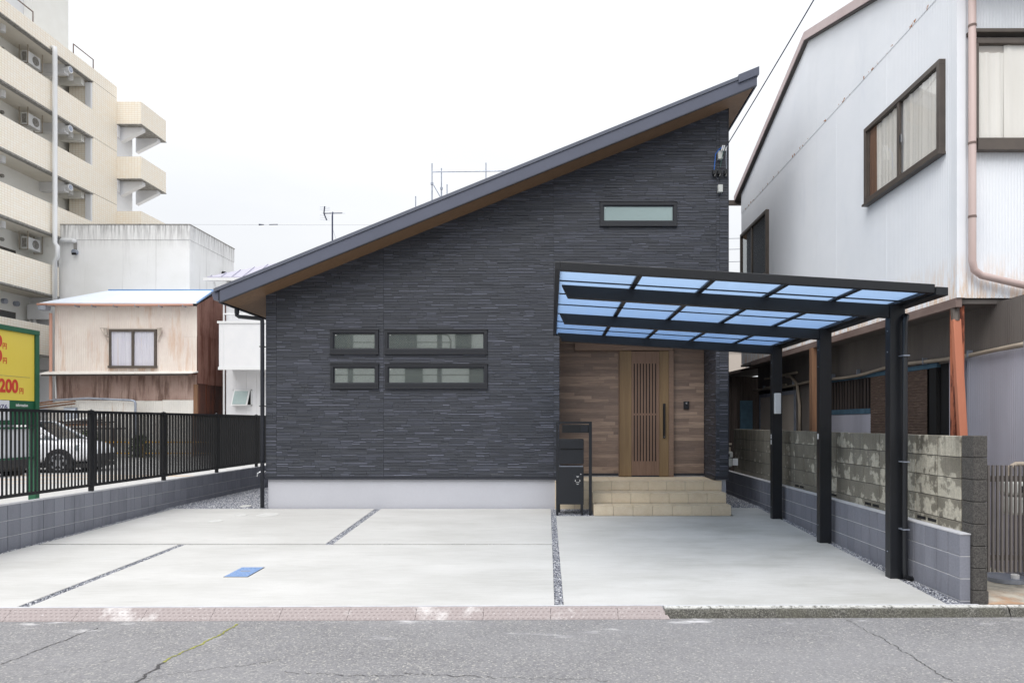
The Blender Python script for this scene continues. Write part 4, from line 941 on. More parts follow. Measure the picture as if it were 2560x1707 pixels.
MB().box(XN-.035, XN+.06, YN0-.035, YN0-.012, 3.03, 9).box(XN-.035, XN-.014, YN0-.012, YN0+.06, 3.03, 7.0).build('corner_flashing', m['whitecorr'], nb)
# roof with verge
for (ya, yb_, nm) in ((YN0-.5, 11.9, 'f'), (11.9, YN1+.35, 'r')):
    def zq(y): return ztn(y)
    b = MB(); b.hexa([(XN-.07,ya,zq(ya)-.02),(9,ya,zq(ya)-.02),(9,yb_,zq(yb_)-.02),(XN-.07,yb_,zq(yb_)-.02),(XN-.07,ya,zq(ya)+.10),(9,ya,zq(ya)+.10),(9,yb_,zq(yb_)+.10),(XN-.07,yb_,zq(yb_)+.10)]); b.build('roof', m['darkcorr'], nb)
    b = MB(); b.hexa([(XN-.09,ya,zq(ya)-.0),(XN-.072,ya,zq(ya)-.0),(XN-.072,yb_,zq(yb_)-.0),(XN-.09,yb_,zq(yb_)-.0),(XN-.09,ya,zq(ya)+.14),(XN-.04,ya,zq(ya)+.14),(XN-.04,yb_,zq(yb_)+.14),(XN-.09,yb_,zq(yb_)+.14)]); b.build('verge_board', m['rooftrim_n'], nb)
MB().box(XN-.30, 9, YN1+.3, YN1+.42, ztn(YN1+.35)-.06, ztn(YN1+.35)+.04).build('eave_gutter', m['brownframe'], nb)
# big side window (plane x = XN)
def sidewin(y0, y1, z0, z1, mull, cur, glassm, kind):
    f = MB(); X = XN; o_ = .075; t = .06
    f.box(X-o_, X-.0, y0, y1, z1-t, z1).box(X-o_, X-.0, y0, y1, z0, z0+t).box(X-o_, X-.0, y0, y0+t, z0+t, z1-t).box(X-o_, X-.0, y1-t, y1, z0+t, z1-t)
    f.box(X-o_-.02, X, y0-.02, y1+.02, z0-.03, z0-.001)
    fo = f.build('window', m['brownframe'], nb, bevel=.003)
    ym = y0+(y1-y0)*mull
    MB().box(X-.066, X-.036, ym-.03, ym+.03, z0+t, z1-t).build('mullion', m['brownframe'], fo)
    MB().box(X-.05, X-.030, y0+t+.001, y0+t+.04, z0+t, z1-t).box(X-.05, X-.03, y1-t-.04, y1-t-.001, z0+t, z1-t).build('sash', m['brownframe'], fo)
    MB().box(X-.046, X-.042, y0+t, ym-.03, z0+t, z1-t).box(X-.046, X-.042, ym+.03, y1-t, z0+t, z1-t).build('pane', glassm, fo)
    return fo, ym, t
fo, ym, t_ = sidewin(7.78, 9.66, 4.74, 5.80, .50, 1, m['glass_n'], 0)
def curtain(axis, a0, a1, plane, z0, z1, fo, seed, amp=.006, mat=None, bulge=None):
    rr = random.Random(seed); n = 60; vs = []; fs = []; ph = [rr.uniform(0, 6.28) for _ in range(5)]
    rows = 8
    for j in range(rows+1):
        z = z0+(z1-z0)*j/rows
        for i in range(n+1):
            a = a0+(a1-a0)*i/n
            if bulge: a = a0+(a1-a0)*(i/n)**1 ; a = a + bulge*math.sin(math.pi*(j/rows))*(1-i/n)
            q = sum(math.sin((a-a0)*f+ph[k]+j*.06*k) for k, f in enumerate((26, 41, 63, 90)))*amp*.25
            vs.append((a, plane+q, z) if axis == 'x' else (plane+q, a, z))
    for j in range(rows):
        for i in range(n): k = j*(n+1)+i; fs.append((k, k+1, k+n+2, k+n+1))
    MB().add(vs, fs).build('curtain', mat or m['curtain'], fo, smooth=True)
curtain('y', 7.86, 8.66, XN-.026, 4.81, 5.73, fo, 3, .016)
curtain('y', 8.78, 9.36, XN-.026, 4.81, 5.73, fo, 4, .016, bulge=.05)
MB().box(XN-.03, XN-.012, 9.36, 9.6, 4.8, 5.74).build('interior_board', m['oldwood'], fo)
MB().box(XN-.075, XN-.066, 8.63, 8.67, 5.2, 5.3).build('latch', m['chrome'], fo)
fo, ym, t_ = sidewin(14.05, 15.98, 4.72, 6.05, .55, 1, m['glass_d'], 0)
MB().box(XN-.04, XN-.032, 14.12, ym-.03, 4.78, 5.98).build('shutter_board', m['tanwall'], fo)
# front window (plane y = YN0)
f = MB(); f.box(4.66, 6.6, YN0-.08, YN0-.012, 5.80, 5.86).box(4.66, 6.6, YN0-.10, YN0-.012, 4.63, 4.76).box(4.62, 4.68, YN0-.08, YN0-.012, 4.76, 5.80).box(4.58, 6.7, YN0-.12, YN0-.012, 5.90, 5.94)
fo = f.build('window', m['brownframe'], nb, bevel=.003)
MB().box(4.68, 6.6, YN0-.05, YN0-.046, 4.76, 5.80).build('pane', m['glass_n'], fo)
curtain('x', 4.66, 4.98, YN0-.032, 4.78, 5.72, fo, 8, .014); curtain('x', 4.98, 6.5, YN0-.036, 4.78, 5.86, fo, 9, .008)
MB().box(4.66, 6.6, YN0-.02, YN0-.013, 4.76, 5.82).build('backing', m['tanwall'], fo)
# pink downpipe
b = MB(); b.tube([(4.60,YN0-.09,9.0),(4.60,YN0-.09,3.42),(4.62,YN0-.09,3.32),(4.70,YN0-.09,3.26),(7.2,YN0-.09,2.68)], .038, 12); b.build('downpipe', m['pinkpipe'], nb, smooth=2)
for z in (5.98, 4.7, 3.9): b = MB(); b.cyl((4.60,YN0-.09,z-.012),(4.60,YN0-.09,z+.012),.042,12); b.build('pipe_clip', m['rustgutter'], nb)
# wooden gutter board along the overhang
MB().box(XN-.04, XN+.03, YN0-.02, 15.2, 2.93, 3.028).build('gutter_board', m['rustgutter'], nb)
MB().box(XN-.02, 9, YN0+.02, 16.1, 2.97, 3.018).build('overhang_soffit', m['darkcorr'], nb)
# ground floor wall
XG = 4.95
y = 6.9
cols = []
while y < 16.3:
    y2 = min(y+.78, 16.3); lowz = .0
    win = (8.85 < y2-.2 and y+.2 < 12.3)
    MB().corr('y', y, y2+.008, XG, 2.40, 2.99, .034, .004, -1).build('lower_wall_sheet', m['darkcorr'], nb, smooth=True)
    if y2 < 9.0 or y > 12.2:
        if not (13.6 < (y+y2)/2 < 16.2):
            MB().corr('y', y, y2+.008, XG-.003, -.05, 2.44, .034, .004, -1).build('lower_wall_sheet', m['greycorr'] if y < 9 else m['darkcorr'], nb, smooth=True)
    y = y2
MB().box(XG+.02, XG+.08, 6.9, 16.3, -.1, 3.0).build('lower_wall', m['darkvoid'], nb)
MB().box(XG-.03, XG+.02, 8.7, 12.45, 2.36, 2.42).build('lintel', m['bluetrim'], nb)
# slatted window and blinds
sw_ = MB().box(XG-.02, XG+.019, 10.55, 12.1, 1.80, 1.88).build('window_sill', m['bluetrim'], nb)
for i in range(14):
    y = 10.62+i*.112; MB().box(XG-.015, XG+.005, y, y+.035, 1.881, 2.36).build('lattice_slat', m['darkwood'], nb)
for i in range(5):
    MB().box(XG-.01, XG+.012, 10.55+i*.31, 10.55+i*.31+.306, .3, 1.798).build('board', m['greycorr'], nb)
def blind(y0, y1, z0, z1):
    vs = []; fs = []; n = 60
    for j in range(n+1):
        z = z0+(z1-z0)*j/n
        o_ = .004*(j % 2)
        vs += [(XG-.03-o_, y0, z), (XG-.03-o_, y1, z)]
    for j in range(n): fs.append((2*j, 2*j+1, 2*j+3, 2*j+2))
    MB().add(vs, fs).build('bamboo_blind', m['blind'], nb)
blind(9.75, 10.5, 1.2, 2.355); blind(8.92, 9.74, 1.2, 2.355); blind(12.15, 12.45, 1.2, 2.35)
MB().box(XG-.04, XG+.01, 8.70, 8.86, 1.0, 2.36).build('window_jamb', m['darkvoid'], nb)
# aluminium side door with frosted panes
dr = MB().box(XG-.03, XG+.01, 13.75, 13.83, .2, 2.32).box(XG-.03, XG+.01, 14.95, 15.03, .2, 2.32).box(XG-.03, XG+.01, 16.05, 16.13, .2, 2.32).box(XG-.03, XG+.01, 13.83, 16.05, 2.24, 2.32).build('side_door', m['steel'], nb)
MB().box(XG-.02, XG-.01, 13.83, 14.95, .2, 2.24).box(XG-.02, XG-.01, 15.03, 16.05, .2, 2.24).build('frosted_panel', m['tanwall'], dr)
# conduits
pts = []
for i in range(60):
    y = 7.0+i*.16; pts.append((XG-.06, y, 2.455 - (.035 if y > 9.7 else 0)*min(1, (y-9.7)/1) + .015*math.sin(y*2.1)))
MB().tube(pts, .024, 8).build('wall_conduit', m['conduit'], nb, smooth=2)
for i in range(0, 60, 6): y = 7.0+i*.16; MB().box(XG-.09, XG-.03, y, y+.02, 2.42, 2.50).build('conduit_clip', m['steel'], nb)
MB().tube([(XG-.05,14.2,2.62),(XG-.06,13.9,2.60),(XG-.06,13.55,2.42),(XG-.06,13.42,2.0),(XG-.06,13.42,1.3)], .03, 8).build('grey_conduit', m['conduit'], nb, smooth=2)
MB().tube([(XG-.05,13.6,2.66),(XG-.05,15.6,2.66)], .028, 8).tube([(XG-.05,14.2,2.45),(XG-.05,15.6,2.45)], .025, 8).build('grey_conduit', m['conduit'], nb)
MB().tube([(XG-.05,8.12,2.40),(XG-.05,8.12,1.20),(XG-.09,8.12,1.13)], .022, 8).build('steel_conduit', m['steel'], nb)
# supporting posts
MB().box(4.512, 4.618, 7.62, 7.72, .0, 2.96).build('corner_post', m['rustorange'], nb, bevel=.004)
MB().bar((4.50, 7.585, 2.80), (4.575, 7.50, .6), .088, .06, up=(0,1,0)).build('raking_pipe', m['orange'], nb, bevel=.006)
MB().cyl((4.51, 7.62, 2.95), (4.50, 7.59, 2.78), .045, 12).build('pipe_socket', m['brownframe'], nb)
MB().box(4.44, 4.55, 11.60, 11.72, .0, 2.93).build('timber_post', m['oldwood'], nb)
# weathered shed behind
sh = thing('shed', 'weathered dark timber shed with lean-to roof at the end of the alley', 'shed', (5.2, 18, 0))
x = 4.25
while x < 6.4: MB().box(x, x+.145, 16.62, 16.64, 0, 2.78).build('board', m['darkwood'], sh); x += .15
y = 16.64
while y < 19.5: MB().box(4.23, 4.25, y, y+.145, 0, 2.6).build('board', m['darkwood'], sh); y += .15
MB().box(4.26, 6.4, 16.65, 19.5, 0, 2.75).build('body', m['darkvoid'], sh)
MB().hexa([(3.85,16.3,2.72),(5.2,16.1,3.02),(6.4,19.6,3.1),(3.85,19.6,2.62),(3.85,16.3,2.78),(5.2,16.1,3.09),(6.4,19.6,3.16),(3.85,19.6,2.68)]).build('roof', m['darkwood'], sh)
MB().tube([(4.12,16.5,2.80),(4.10,16.45,2.72),(4.02,16.42,2.6),(4.06,16.4,.2)], .045, 10).build('downpipe', m['rustgutter'], sh)
MB().box(4.6, 4.9, 16.58, 16.615, .3, 2.2).build('blue_board', m['bluetrim'], sh)
tb_ = thing('tan_building', 'pale tan building seen through the gap above the alley shed', 'building', (8, 26, 0))
MB().box(6.0, 7.18, 25, 30, -.2, 5.2).build('wall', m['tanwall'], tb_); MB().box(7.19, 7.28, 24.95, 25.1, 0, 5.0).build('downpipe', m['white'], tb_); MB().box(5.9, 7.3, 24.9, 30.1, 5.2, 5.3).build('roof', m['greyroof'], tb_)
for z in (2.6, 3.4, 4.2): MB().box(6.0, 7.18, 24.992, 25.0, z, z+.02).build('siding_joint', m['slabedge'], tb_)
wr_ = thing('overhead_wires', 'three thin overhead wires crossing the sky gap between the two houses', 'wires', (9, 34, 9.5))
for z in (10.78, 10.24, 9.62): MB().tube([(6+.4*i, 34+.02*i, z-.02*math.sin(i/20*3.1)+.015*i) for i in range(20)], .012, 5).build('wire', m['cable'], wr_)
# yard, gate, meter at the far right
struct(MB().hexa([(4.0,6.24,-.02),(14,6.34,-.02),(14,9,-.02),(4.0,9,-.02),(4.0,6.24,.0),(14,6.34,.0),(14,9,.06),(4.0,9,.06)]).build('yard_concrete', m['yard']))
ga = thing('metal_gate', 'taupe metal slat gate beside the old block pillar', 'gate', (5.0, 6.62, .2))
x = 4.215
while x < 5.9: MB().box(x, x+.019, 6.58, 6.60, .215, 1.245).build('slat', m['gatemetal'], ga); x += .0435
MB().box(4.2, 5.9, 6.605, 6.625, 1.085, 1.14).box(4.2, 5.9, 6.605, 6.625, .325, .375).build('rail', m['gatemetal'], ga)
gasmeter('gas_meter', 4.78, 6.98, .72, 'large pale gas meter behind the taupe slat gate', 1.35)
vm = thing('valve_lid', 'round worn metal valve lid on the ground behind the gate', 'valve cover', (4.72, 7.1, .02))
MB().cyl((4.72,7.1,.02),(4.72,7.1,.06),.2,20).build('lid', m['steel'], vm); MB().cyl((4.76,7.0,.06),(4.76,7.0,.1),.04,12).build('cap', m['paintwhite'], vm)

# ================================================================ LEFT: PARKING LOT
struct(MB().box(-90, -6.915, 6.0, 90, .0, .25).build('parking_lot', m['lot']))
def line(x0, y0, x1, y1, w, mt, z=.254):
    L = math.hypot(x1-x0, y1-y0); nx, ny = -(y1-y0)/L*w/2, (x1-x0)/L*w/2
    o = MB().add([(x0-nx,y0-ny,z),(x1-nx,y1-ny,z),(x1+nx,y1+ny,z),(x0+nx,y0+ny,z)], [(0,1,2,3)]).build('painted_line', mt); o['kind'] = 'structure'
for (a) in ((-20,18.3,-9.5,18.0), (-20,18.55,-9.5,18.22), (-20,16.3,-10.2,17.6), (-20,15.8,-10.6,17.2), (-18,14.6,-11.4,16.1)): line(*a, .09, m['paintorange'])
for (a) in ((-15,24.5,-7.1,21.4),(-14.5,22.8,-7.1,20.2),(-13.2,21.3,-7.1,19.2),(-9.3,17.6,-7.0,15.2),(-8.2,16.8,-6.98,16.0)): line(*a, .1, m['paintwhite'])
# parking sign
sg = thing('parking_sign', 'green framed yellow parking price sign standing behind the slat fence', 'sign', (-9.06, 11, .25))
MB().box(-9.13, -9.03, 8.6, 11.935, 2.035, 3.19).build('price_board', m['yellow'], sg)
MB().box(-9.14, -9.0, 8.5, 12.025, 3.192, 3.27).build('top_frame', m['green'], sg)
MB().box(-9.14, -9.035, 8.6, 11.93, 1.62, 2.031).build('lower_board', m['green'], sg)
MB().box(-9.14, -9.01, 11.94, 12.03, .25, 3.19).box(-9.14, -9.01, 8.5, 8.59, .25, 3.19).build('post', m['green'], sg)
MB().box(-9.034, -9.026, 8.9, 11.38, 1.70, 2.028).build('phone_panel', m['signwhite'], sg)
MB().box(-9.12, -9.05, 8.6, 11.84, 1.07, 1.55).build('notice_panel', m['signwhite'], sg)
MB().box(-9.125, -9.03, 8.6, 11.93, 1.552, 1.585).box(-9.125, -9.03, 8.6, 11.93, 1.035, 1.068).build('panel_frame', m['green'], sg)
MB().box(-9.0295, -9.0265, 11.0, 11.83, 2.435, 2.439).build('rule', m['slabedge'], sg)
def text(s, y0, z0, h, wx, mt, bold=.0, name='lettering'):
    cu = bpy.data.curves.new('t', 'FONT'); cu.body = s; cu.size = 1; cu.offset = bold; cu.extrude = .001; cu.resolution_u = 5
    ob = bpy.data.objects.new('t', cu); COL.objects.link(ob); bpy.context.view_layer.update()
    me = bpy.data.meshes.new_from_object(ob.evaluated_get(bpy.context.evaluated_depsgraph_get())); bpy.data.objects.remove(ob)
    co = np.array([v.co for v in me.vertices]); mn, mx_ = co.min(0), co.max(0)
    for v in me.vertices:
        a = (v.co.x-mn[0])/(mx_[0]-mn[0])*wx; c = (v.co.y-mn[1])/(mx_[1]-mn[1])*h
        v.co = Vector((-9.0255+v.co.z*1.0, y0+a, z0+c))-wloc(sg)
    me.materials.append(mt); o = bpy.data.objects.new(name, me); COL.objects.link(o); o.parent = sg; return o
text('200', 11.165, 2.155, .232, .405, m['red'], .035)
text('00', 10.98, 2.895, .20, .25, m['red'], .035); text('00', 10.98, 2.655, .20, .25, m['red'], .035)
text('076', 11.13, 1.885, .075, .21, m['navy'], .01); text('information', 11.52, 1.93, .055, .26, m['paintwhite'], .015)
def yen(y0, z0, w, h):
    s = w*.13; b = MB(); X0, X1 = -9.029, -9.0265
    b.box(X0, X1, y0, y0+s, z0, z0+h).box(X0, X1, y0+w-s, y0+w, z0, z0+h).box(X0, X1, y0+s, y0+w-s, z0+h-s, z0+h).box(X0, X1, y0+s, y0+w-s, z0+h*.42, z0+h*.42+s).box(X0, X1, y0+w/2-s/2, y0+w/2+s/2, z0+h*.42+s, z0+h-s)
    b.box(X0, X1, y0+w-s*2.2, y0+w-s, z0, z0+s)
    b.build('lettering', m['red'], sg)
yen(11.60, 2.15, .085, .098); yen(11.245, 2.875, .08, .098); yen(11.25, 2.635, .08, .098)
# cars
def car(loc, rz, label, paint, dark, L=4.3, H=1.47, W=1.7, xf=1.32, name='car', tint=None):
    c = thing(name, label, 'car', loc, rz=rz); k = L/4.3
    secs = [(-2.12,.42,.88,.66),(-2.02,.30,.98,.79),(-1.5,.24,1.0,.85),(0,.22,.98,.86),(.9,.22,.97,.855),(1.35,.23,.93,.85),(1.8,.25,.86,.81),(2.02,.30,.76,.72),(2.14,.42,.64,.58)]
    def ring(x, zb, zt, w): 
        w *= W/1.72
        h = [(w*.86, zb), (w, zb+.12), (w*1.01, (zb+zt)/2), (w*.985, zt-.14), (w*.92, zt-.04), (w*.74, zt)]
        return [(x*k, -a, z) for a, z in h]+[(x*k, a, z) for a, z in reversed(h)]
    vs = []; fs = []
    for s_ in secs: vs += ring(*s_)
    n = 12
    for i in range(len(secs)-1):
        for j in range(n): a = i*n+j; q = i*n+(j+1) % n; fs.append((a, q, q+n, a+n))
    fs += [tuple(range(n-1, -1, -1)), tuple(range((len(secs)-1)*n, len(secs)*n))]
    def lb(vs, fs, name, mt, parent=c, smooth=False, bevel=0):
        me = bpy.data.meshes.new(name); me.from_pydata(vs, [], fs); me.materials.append(mt)
        bm = bmesh.new(); bm.from_mesh(me); bmesh.ops.recalc_face_normals(bm, faces=bm.faces); bm.to_mesh(me); bm.free()
        if smooth: me.polygons.foreach_set("use_smooth", [True]*len(me.polygons))
        o = bpy.data.objects.new(name, me); COL.objects.link(o); o.parent = parent
        if bevel: q = o.modifiers.new('bevel', 'BEVEL'); q.width = bevel; q.segments = 2
        return o
    body = lb(vs, fs, 'body', paint, smooth=True)
    sm = body.modifiers.new('subdivision', 'SUBSURF'); sm.levels = 1; sm.render_levels = 2
    gs = [(1.18,.94,.96,.74,.70),(.42,.94,H-.05,.77,.60),(-.1,.94,H-.01,.78,.61),(-.85,.95,H-.03,.77,.60),(-1.72,.97,1.0,.74,.68)]
    vs = []; fs = []
    for x, a, b_, w0, w1 in gs: w0 *= W/1.72; w1 *= W/1.72; vs += [(x*k,-w0,a),(x*k,-w1,b_),(x*k,w1,b_),(x*k,w0,a)]
    for i in range(len(gs)-1):
        for j in range(4): a = i*4+j; q = i*4+(j+1) % 4; fs.append((a, q, q+4, a+4))
    fs += [(3,2,1,0), (16,17,18,19)]
    lb(vs, fs, 'windscreen', tint or m['glass_d'])
    # roof skin
    vs = []; fs = []
    for x, a, b_, w0, w1 in gs[1:4]: w1 *= W/1.72; vs += [(x*k,-w1-.01,b_-.01),(x*k,-w1*.6,b_+.03),(x*k,w1*.6,b_+.03),(x*k,w1+.01,b_-.01)]
    for i in range(2):
        for j in range(3): a = i*4+j; fs.append((a, a+1, a+5, a+4))
    lb(vs, fs, 'roof', paint, smooth=True)
    for s_ in (-1, 1):
        b = MB(); w0, w1 = .745*W/1.72, .605*W/1.72
        b.bar((1.2*k, s_*w0, .95), (.42*k, s_*w1, H-.04), .05, .06); b.bar((-1.72*k, s_*w0, .98), (-.85*k, s_*w1, H-.03), .07, .1); b.bar((-.15*k, s_*(w0+.04), .95), (-.15*k, s_*(w1+.012), H-.03), .05, .03)
        b.bar((.42*k, s_*w1, H-.035), (-.85*k, s_*w1, H-.02), .05, .05)
        lb(b.v, b.f, 'pillar', paint)
        for x in (xf, xf-2.6*k):
            a = MB(); y = s_*(W/2-.02); a.cyl((x, y-s_*.16, .31), (x, y+s_*.035, .31), .37, 26); lb(a.v, a.f, 'wheel_arch', m['cardark'])
            a = MB(); a.cyl((x, y-s_*.16, .31), (x, y+s_*.045, .31), .31, 28); w = lb(a.v, a.f, 'wheel', m['tyre'], bevel=.02)
            a = MB(); yo = y+s_*.05
            a.cyl((x, yo-s_*.01, .31), (x, yo, .31), .05, 12)
            for q in range(5):
                t = q*2*math.pi/5+.3; p0 = Vector((x, yo, .31)); e = Vector((math.cos(t), 0, math.sin(t)))
                a.bar(p0+e*.03, p0+e*.21, .07, .02, up=(0, 1, 0))
            for q in range(28):
                t0, t1 = q*2*math.pi/28, (q+1)*2*math.pi/28
                p = [(x+math.cos(t)*r_, yo+d_, .31+math.sin(t)*r_) for d_ in (-.012, .012) for t, r_ in ((t0,.19),(t1,.19),(t1,.225),(t0,.225))]
                a.hexa(p)
            lb(a.v, a.f, 'rim', m['rim'], w)
        a = MB(); a.hexa([(2.0*k,s_*.46,.60),(1.72*k,s_*.80,.64),(1.70*k,s_*.79,.78),(1.98*k,s_*.46,.74)]*1+[(2.05*k,s_*.46,.60),(1.78*k,s_*.835,.64),(1.74*k,s_*.82,.79),(2.0*k,s_*.46,.75)]); lb(a.v, a.f, 'headlight', m['glass_d'])
        a = MB(); a.box(-.05, .02, 0, .10, 0, .10); a.v = [(v[0]+.95*k, s_*(W/2+.02)+v[1]*s_, v[2]+.98) for v in a.v]; lb(a.v, a.f, 'mirror', paint, bevel=.02)
    a = MB(); a.box(2.06*k, 2.16*k, -.55, .55, .30, .52); lb(a.v, a.f, 'grille', m['cardark'], bevel=.02)
    a = MB(); a.box(-2.0*k, 2.05*k, -W/2+.05, W/2-.05, .14, .26); lb(a.v, a.f, 'underbody', m['cardark'])
    return c, lb
c1, _ = car((-15.23, 19.89, .25), math.radians(6), 'white saloon car nosing right behind the slat fence', m['carwhite'], m['cardark'])
c2, lb = car((-15.95, 17.96, .25), math.radians(-10), 'dark bumpered small car mostly hidden behind the parking sign', m['carwhite'], m['cardark'], L=3.5, H=1.36, W=1.48, xf=1.35)
a = MB(); a.box(.3, 1.76, -.745, .745, .2, .60); lb(a.v, a.f, 'black_bumper', m['cardark'], c2, bevel=.04)
a = MB(); a.box(1.745, 1.775, .42, .66, .47, .56); lb(a.v, a.f, 'indicator_lamp', m['amber'], c2)
# yellow guard rails
def guard(x0, x1, y, label):
    t = thing('guard_rail', label, 'guard rail', ((x0+x1)/2, y, .25), 'yellow guard rails at the back of the parking lot')
    r = .03
    MB().tube([(x0,y,.25),(x0,y,.80),(x0+.03,y,.86),(x0+.1,y,.885),(x1-.1,y,.885),(x1-.03,y,.86),(x1,y,.80),(x1,y,.25)], r, 8).build('hoop', m['railyellow'], t, smooth=2)
    MB().cyl((x0,y,.44),(x1,y,.44),r*.8,8).build('cross_rail', m['railyellow'], t)
guard(-18.6, -16.95, 27.5, 'yellow tubular guard rail just beyond the nose of the white car'); guard(-16.4, -12.8, 27.5, 'long yellow tubular guard rail in front of the rusty house'); guard(-12.35, -9.5, 27.5, 'yellow tubular guard rail next to the dark house corner')

# ================================================================ RUSTY HOUSE
YR = 29.0; RX0, RX1 = -21.07, -15.03
ru = thing('rusty_house', 'old two storey house clad in rusty pink and brown corrugated sheets', 'house', (-18, 30.8, .2))
MB().box(RX0+.03, RX1-.03, YR+.03, 32.6, .0, 6.6).build('body', m['rust_e'], ru)
def sheets(axis, a0, a1, plane, z0, z1, w, mat, jit=.0, seed=1, pitch=.076, ztop=None):
    rr = random.Random(seed); a = a0; k = 0
    while a < a1-.05:
        c = min(a+w, a1); o_ = rr.uniform(0, .012)
        MB().corr(axis, a, c+.01, plane, z0+rr.uniform(-jit, jit), ztop or (z1+rr.uniform(-jit, jit)), pitch, .009, -1 if axis == 'x' else 1, seg=4).build('wall_sheet', mat, ru, smooth=True).location
        a = c; k += 1
WZ = (4.35, 5.72)  # window z range
sheets('x', RX0, RX1, YR, 5.3, 6.62, .78, m['rust_a'], .02, 1)
sheets('x', RX0, -18.85, YR-.012, 3.82, 5.34, .78, m['rust_a'], .03, 2); sheets('x', -16.65, RX1, YR-.012, 3.82, 5.34, .78, m['rust_a'], .03, 3)
sheets('x', -18.85, -16.65, YR-.008, 3.82, 5.3, .74, m['rust_a'], .01, 4)
sheets('x', RX0, RX1, YR-.0, 2.62, 3.72, .76, m['rust_b'], .02, 5)
sheets('x', RX0, RX1, YR+.01, .2, 2.66, .76, m['rust_c'], .01, 6)
for (y0, y1, z0, z1) in ((YR, 30.1, 4.1, 6.7), (30.1, 31.3, 4.1, 6.9), (31.3, 32.6, 4.1, 6.9)):
    pass
def zrr(y): return 6.78+ (y-YR)*.46 if y < 30.8 else 6.78+1.8*.46-(y-30.8)*.46
sheets('y', YR, 32.6, RX1, 5.35, 0, .8, m['rust_d'], .03, 8, ztop=lambda y: zrr(y)-.1); sheets('y', YR, 32.6, RX1+.012, 3.35, 5.42, .8, m['rust_d'], .03, 9)
for i in range(5): MB().box(RX1-.01, RX1+.01, YR+.08+i*.72, YR+.08+i*.72+.68, .2, 3.34).build('rusty_panel', m['rust_e'], ru)
MB().box(RX1-.14, RX1+.02, YR-.03, YR+.06, .2, 3.3).build('corner_timber', m['oldwood'], ru)
b = MB(); b.hexa([(-21.45,YR-.35,6.66),(-14.85,YR-.35,6.66),(-15.2,30.8,7.55),(-19.95,30.8,7.55),(-21.45,YR-.35,6.70),(-14.85,YR-.35,6.70),(-15.2,30.8,7.63),(-19.95,30.8,7.63)])
b.build('roof_slope', m['paleroof'], ru)
b = MB(); b.hexa([(-19.95,30.8,7.54),(-15.2,30.8,7.54),(-14.85,32.9,6.66),(-21.45,32.9,6.66),(-19.95,30.8,7.62),(-15.2,30.8,7.62),(-14.85,32.9,6.70),(-21.45,32.9,6.70)]).build('roof_slope', m['paleroof'], ru)
b = MB(); b.add([(-21.4,YR-.3,6.66),(-19.95,30.8,7.55),(-21.4,32.85,6.66)], [(0,1,2)]).build('gable_sheet', m['paleroof'], ru)
MB().cyl((-19.95,30.8,7.65),(-15.2,30.8,7.65),.035,8).bar((-14.85,YR-.35,6.70),(-15.2,30.8,7.63),.06,.05).build('ridge_trim', m['blueedge'], ru)
MB().tube([(-21.5,YR-.42,6.62),(-18,YR-.42,6.585),(-15.0,YR-.42,6.60)], .05, 8).build('gutter', m['salmon'], ru, smooth=2)
for x in (-19.9,-19.2,-18.3,-17.4,-16.4,-15.4): MB().box(x,x+.03,YR-.48,YR-.2,6.52,6.6).build('gutter_bracket', m['steel'], ru)
MB().cyl((-21.17,YR-.1,.2),(-21.17,YR-.1,6.3),.06,10).build('downpipe', m['salmon'], ru); MB().box(-21.42,-21.1,YR-.5,YR-.2,6.38,6.56).build('rain_hopper', m['steel'], ru)
MB().cyl((-20.98,YR-.05,2.7),(-21.02,YR-.05,3.75),.03,8).build('pale_pipe', m['paintwhite'], ru)
# pent roof band
MB().hexa([(-21.35,YR-.5,3.68),(-14.98,YR-.5,3.72),(-14.98,YR,3.80),(-21.35,YR,3.80),(-21.35,YR-.5,3.72),(-14.98,YR-.5,3.76),(-14.98,YR,3.86),(-21.35,YR,3.86)]).build('pent_roof', m['rust_c'], ru)
MB().bar((-21.3,YR-.45,3.65),(-15.2,YR-.45,3.67),.05,.06).build('batten', m['darkwood'], ru)
# window of rusty house
f = MB(); x0, x1, z0, z1 = -18.72, -16.72, 3.98, 5.62
f.box(x0, x1, YR-.09, YR, z1-.09, z1).box(x0-.03, x1+.03, YR-.12, YR, z0, z0+.10).box(x0, x0+.09, YR-.09, YR, z0+.10, z1-.09).box(x1-.09, x1, YR-.09, YR, z0+.10, z1-.09).box((x0+x1)/2-.05, (x0+x1)/2+.05, YR-.08, YR, z0+.10, z1-.09)
fo = f.build('window', m['brownframe'], ru)
MB().box(x0+.09, x1-.09, YR-.07, YR-.062, z0+.10, z1-.09).build('pane', m['glass_n'], fo)
curtain('x', x0+.09, (x0+x1)/2-.05, YR-.035, z0+.1, z1-.1, fo, 21, .02, m['curtain2']); curtain('x', (x0+x1)/2+.05, x1-.09, YR-.035, z0+.1, z1-.1, fo, 22, .02, m['curtain2'])
MB().box(x0-.05, x1+.05, YR-.045, YR-.0, 5.625, 5.67).build('head_board', m['tanwall'], ru)
for s_, x in ((-1, x0-.05), (1, x1+.05)): MB().bar((x, YR-.06, 5.67),(x+s_*.26, YR-.2, 5.66),.05,.03).bar((x+s_*.24,YR-.2,5.66),(x+s_*.02,YR-.04,5.1),.03,.03).bar((x+s_*.1,YR-.1,5.66),(x+s_*.08,YR-.08,5.38),.12,.04).build('awning_bracket', m['tanwall'], ru)
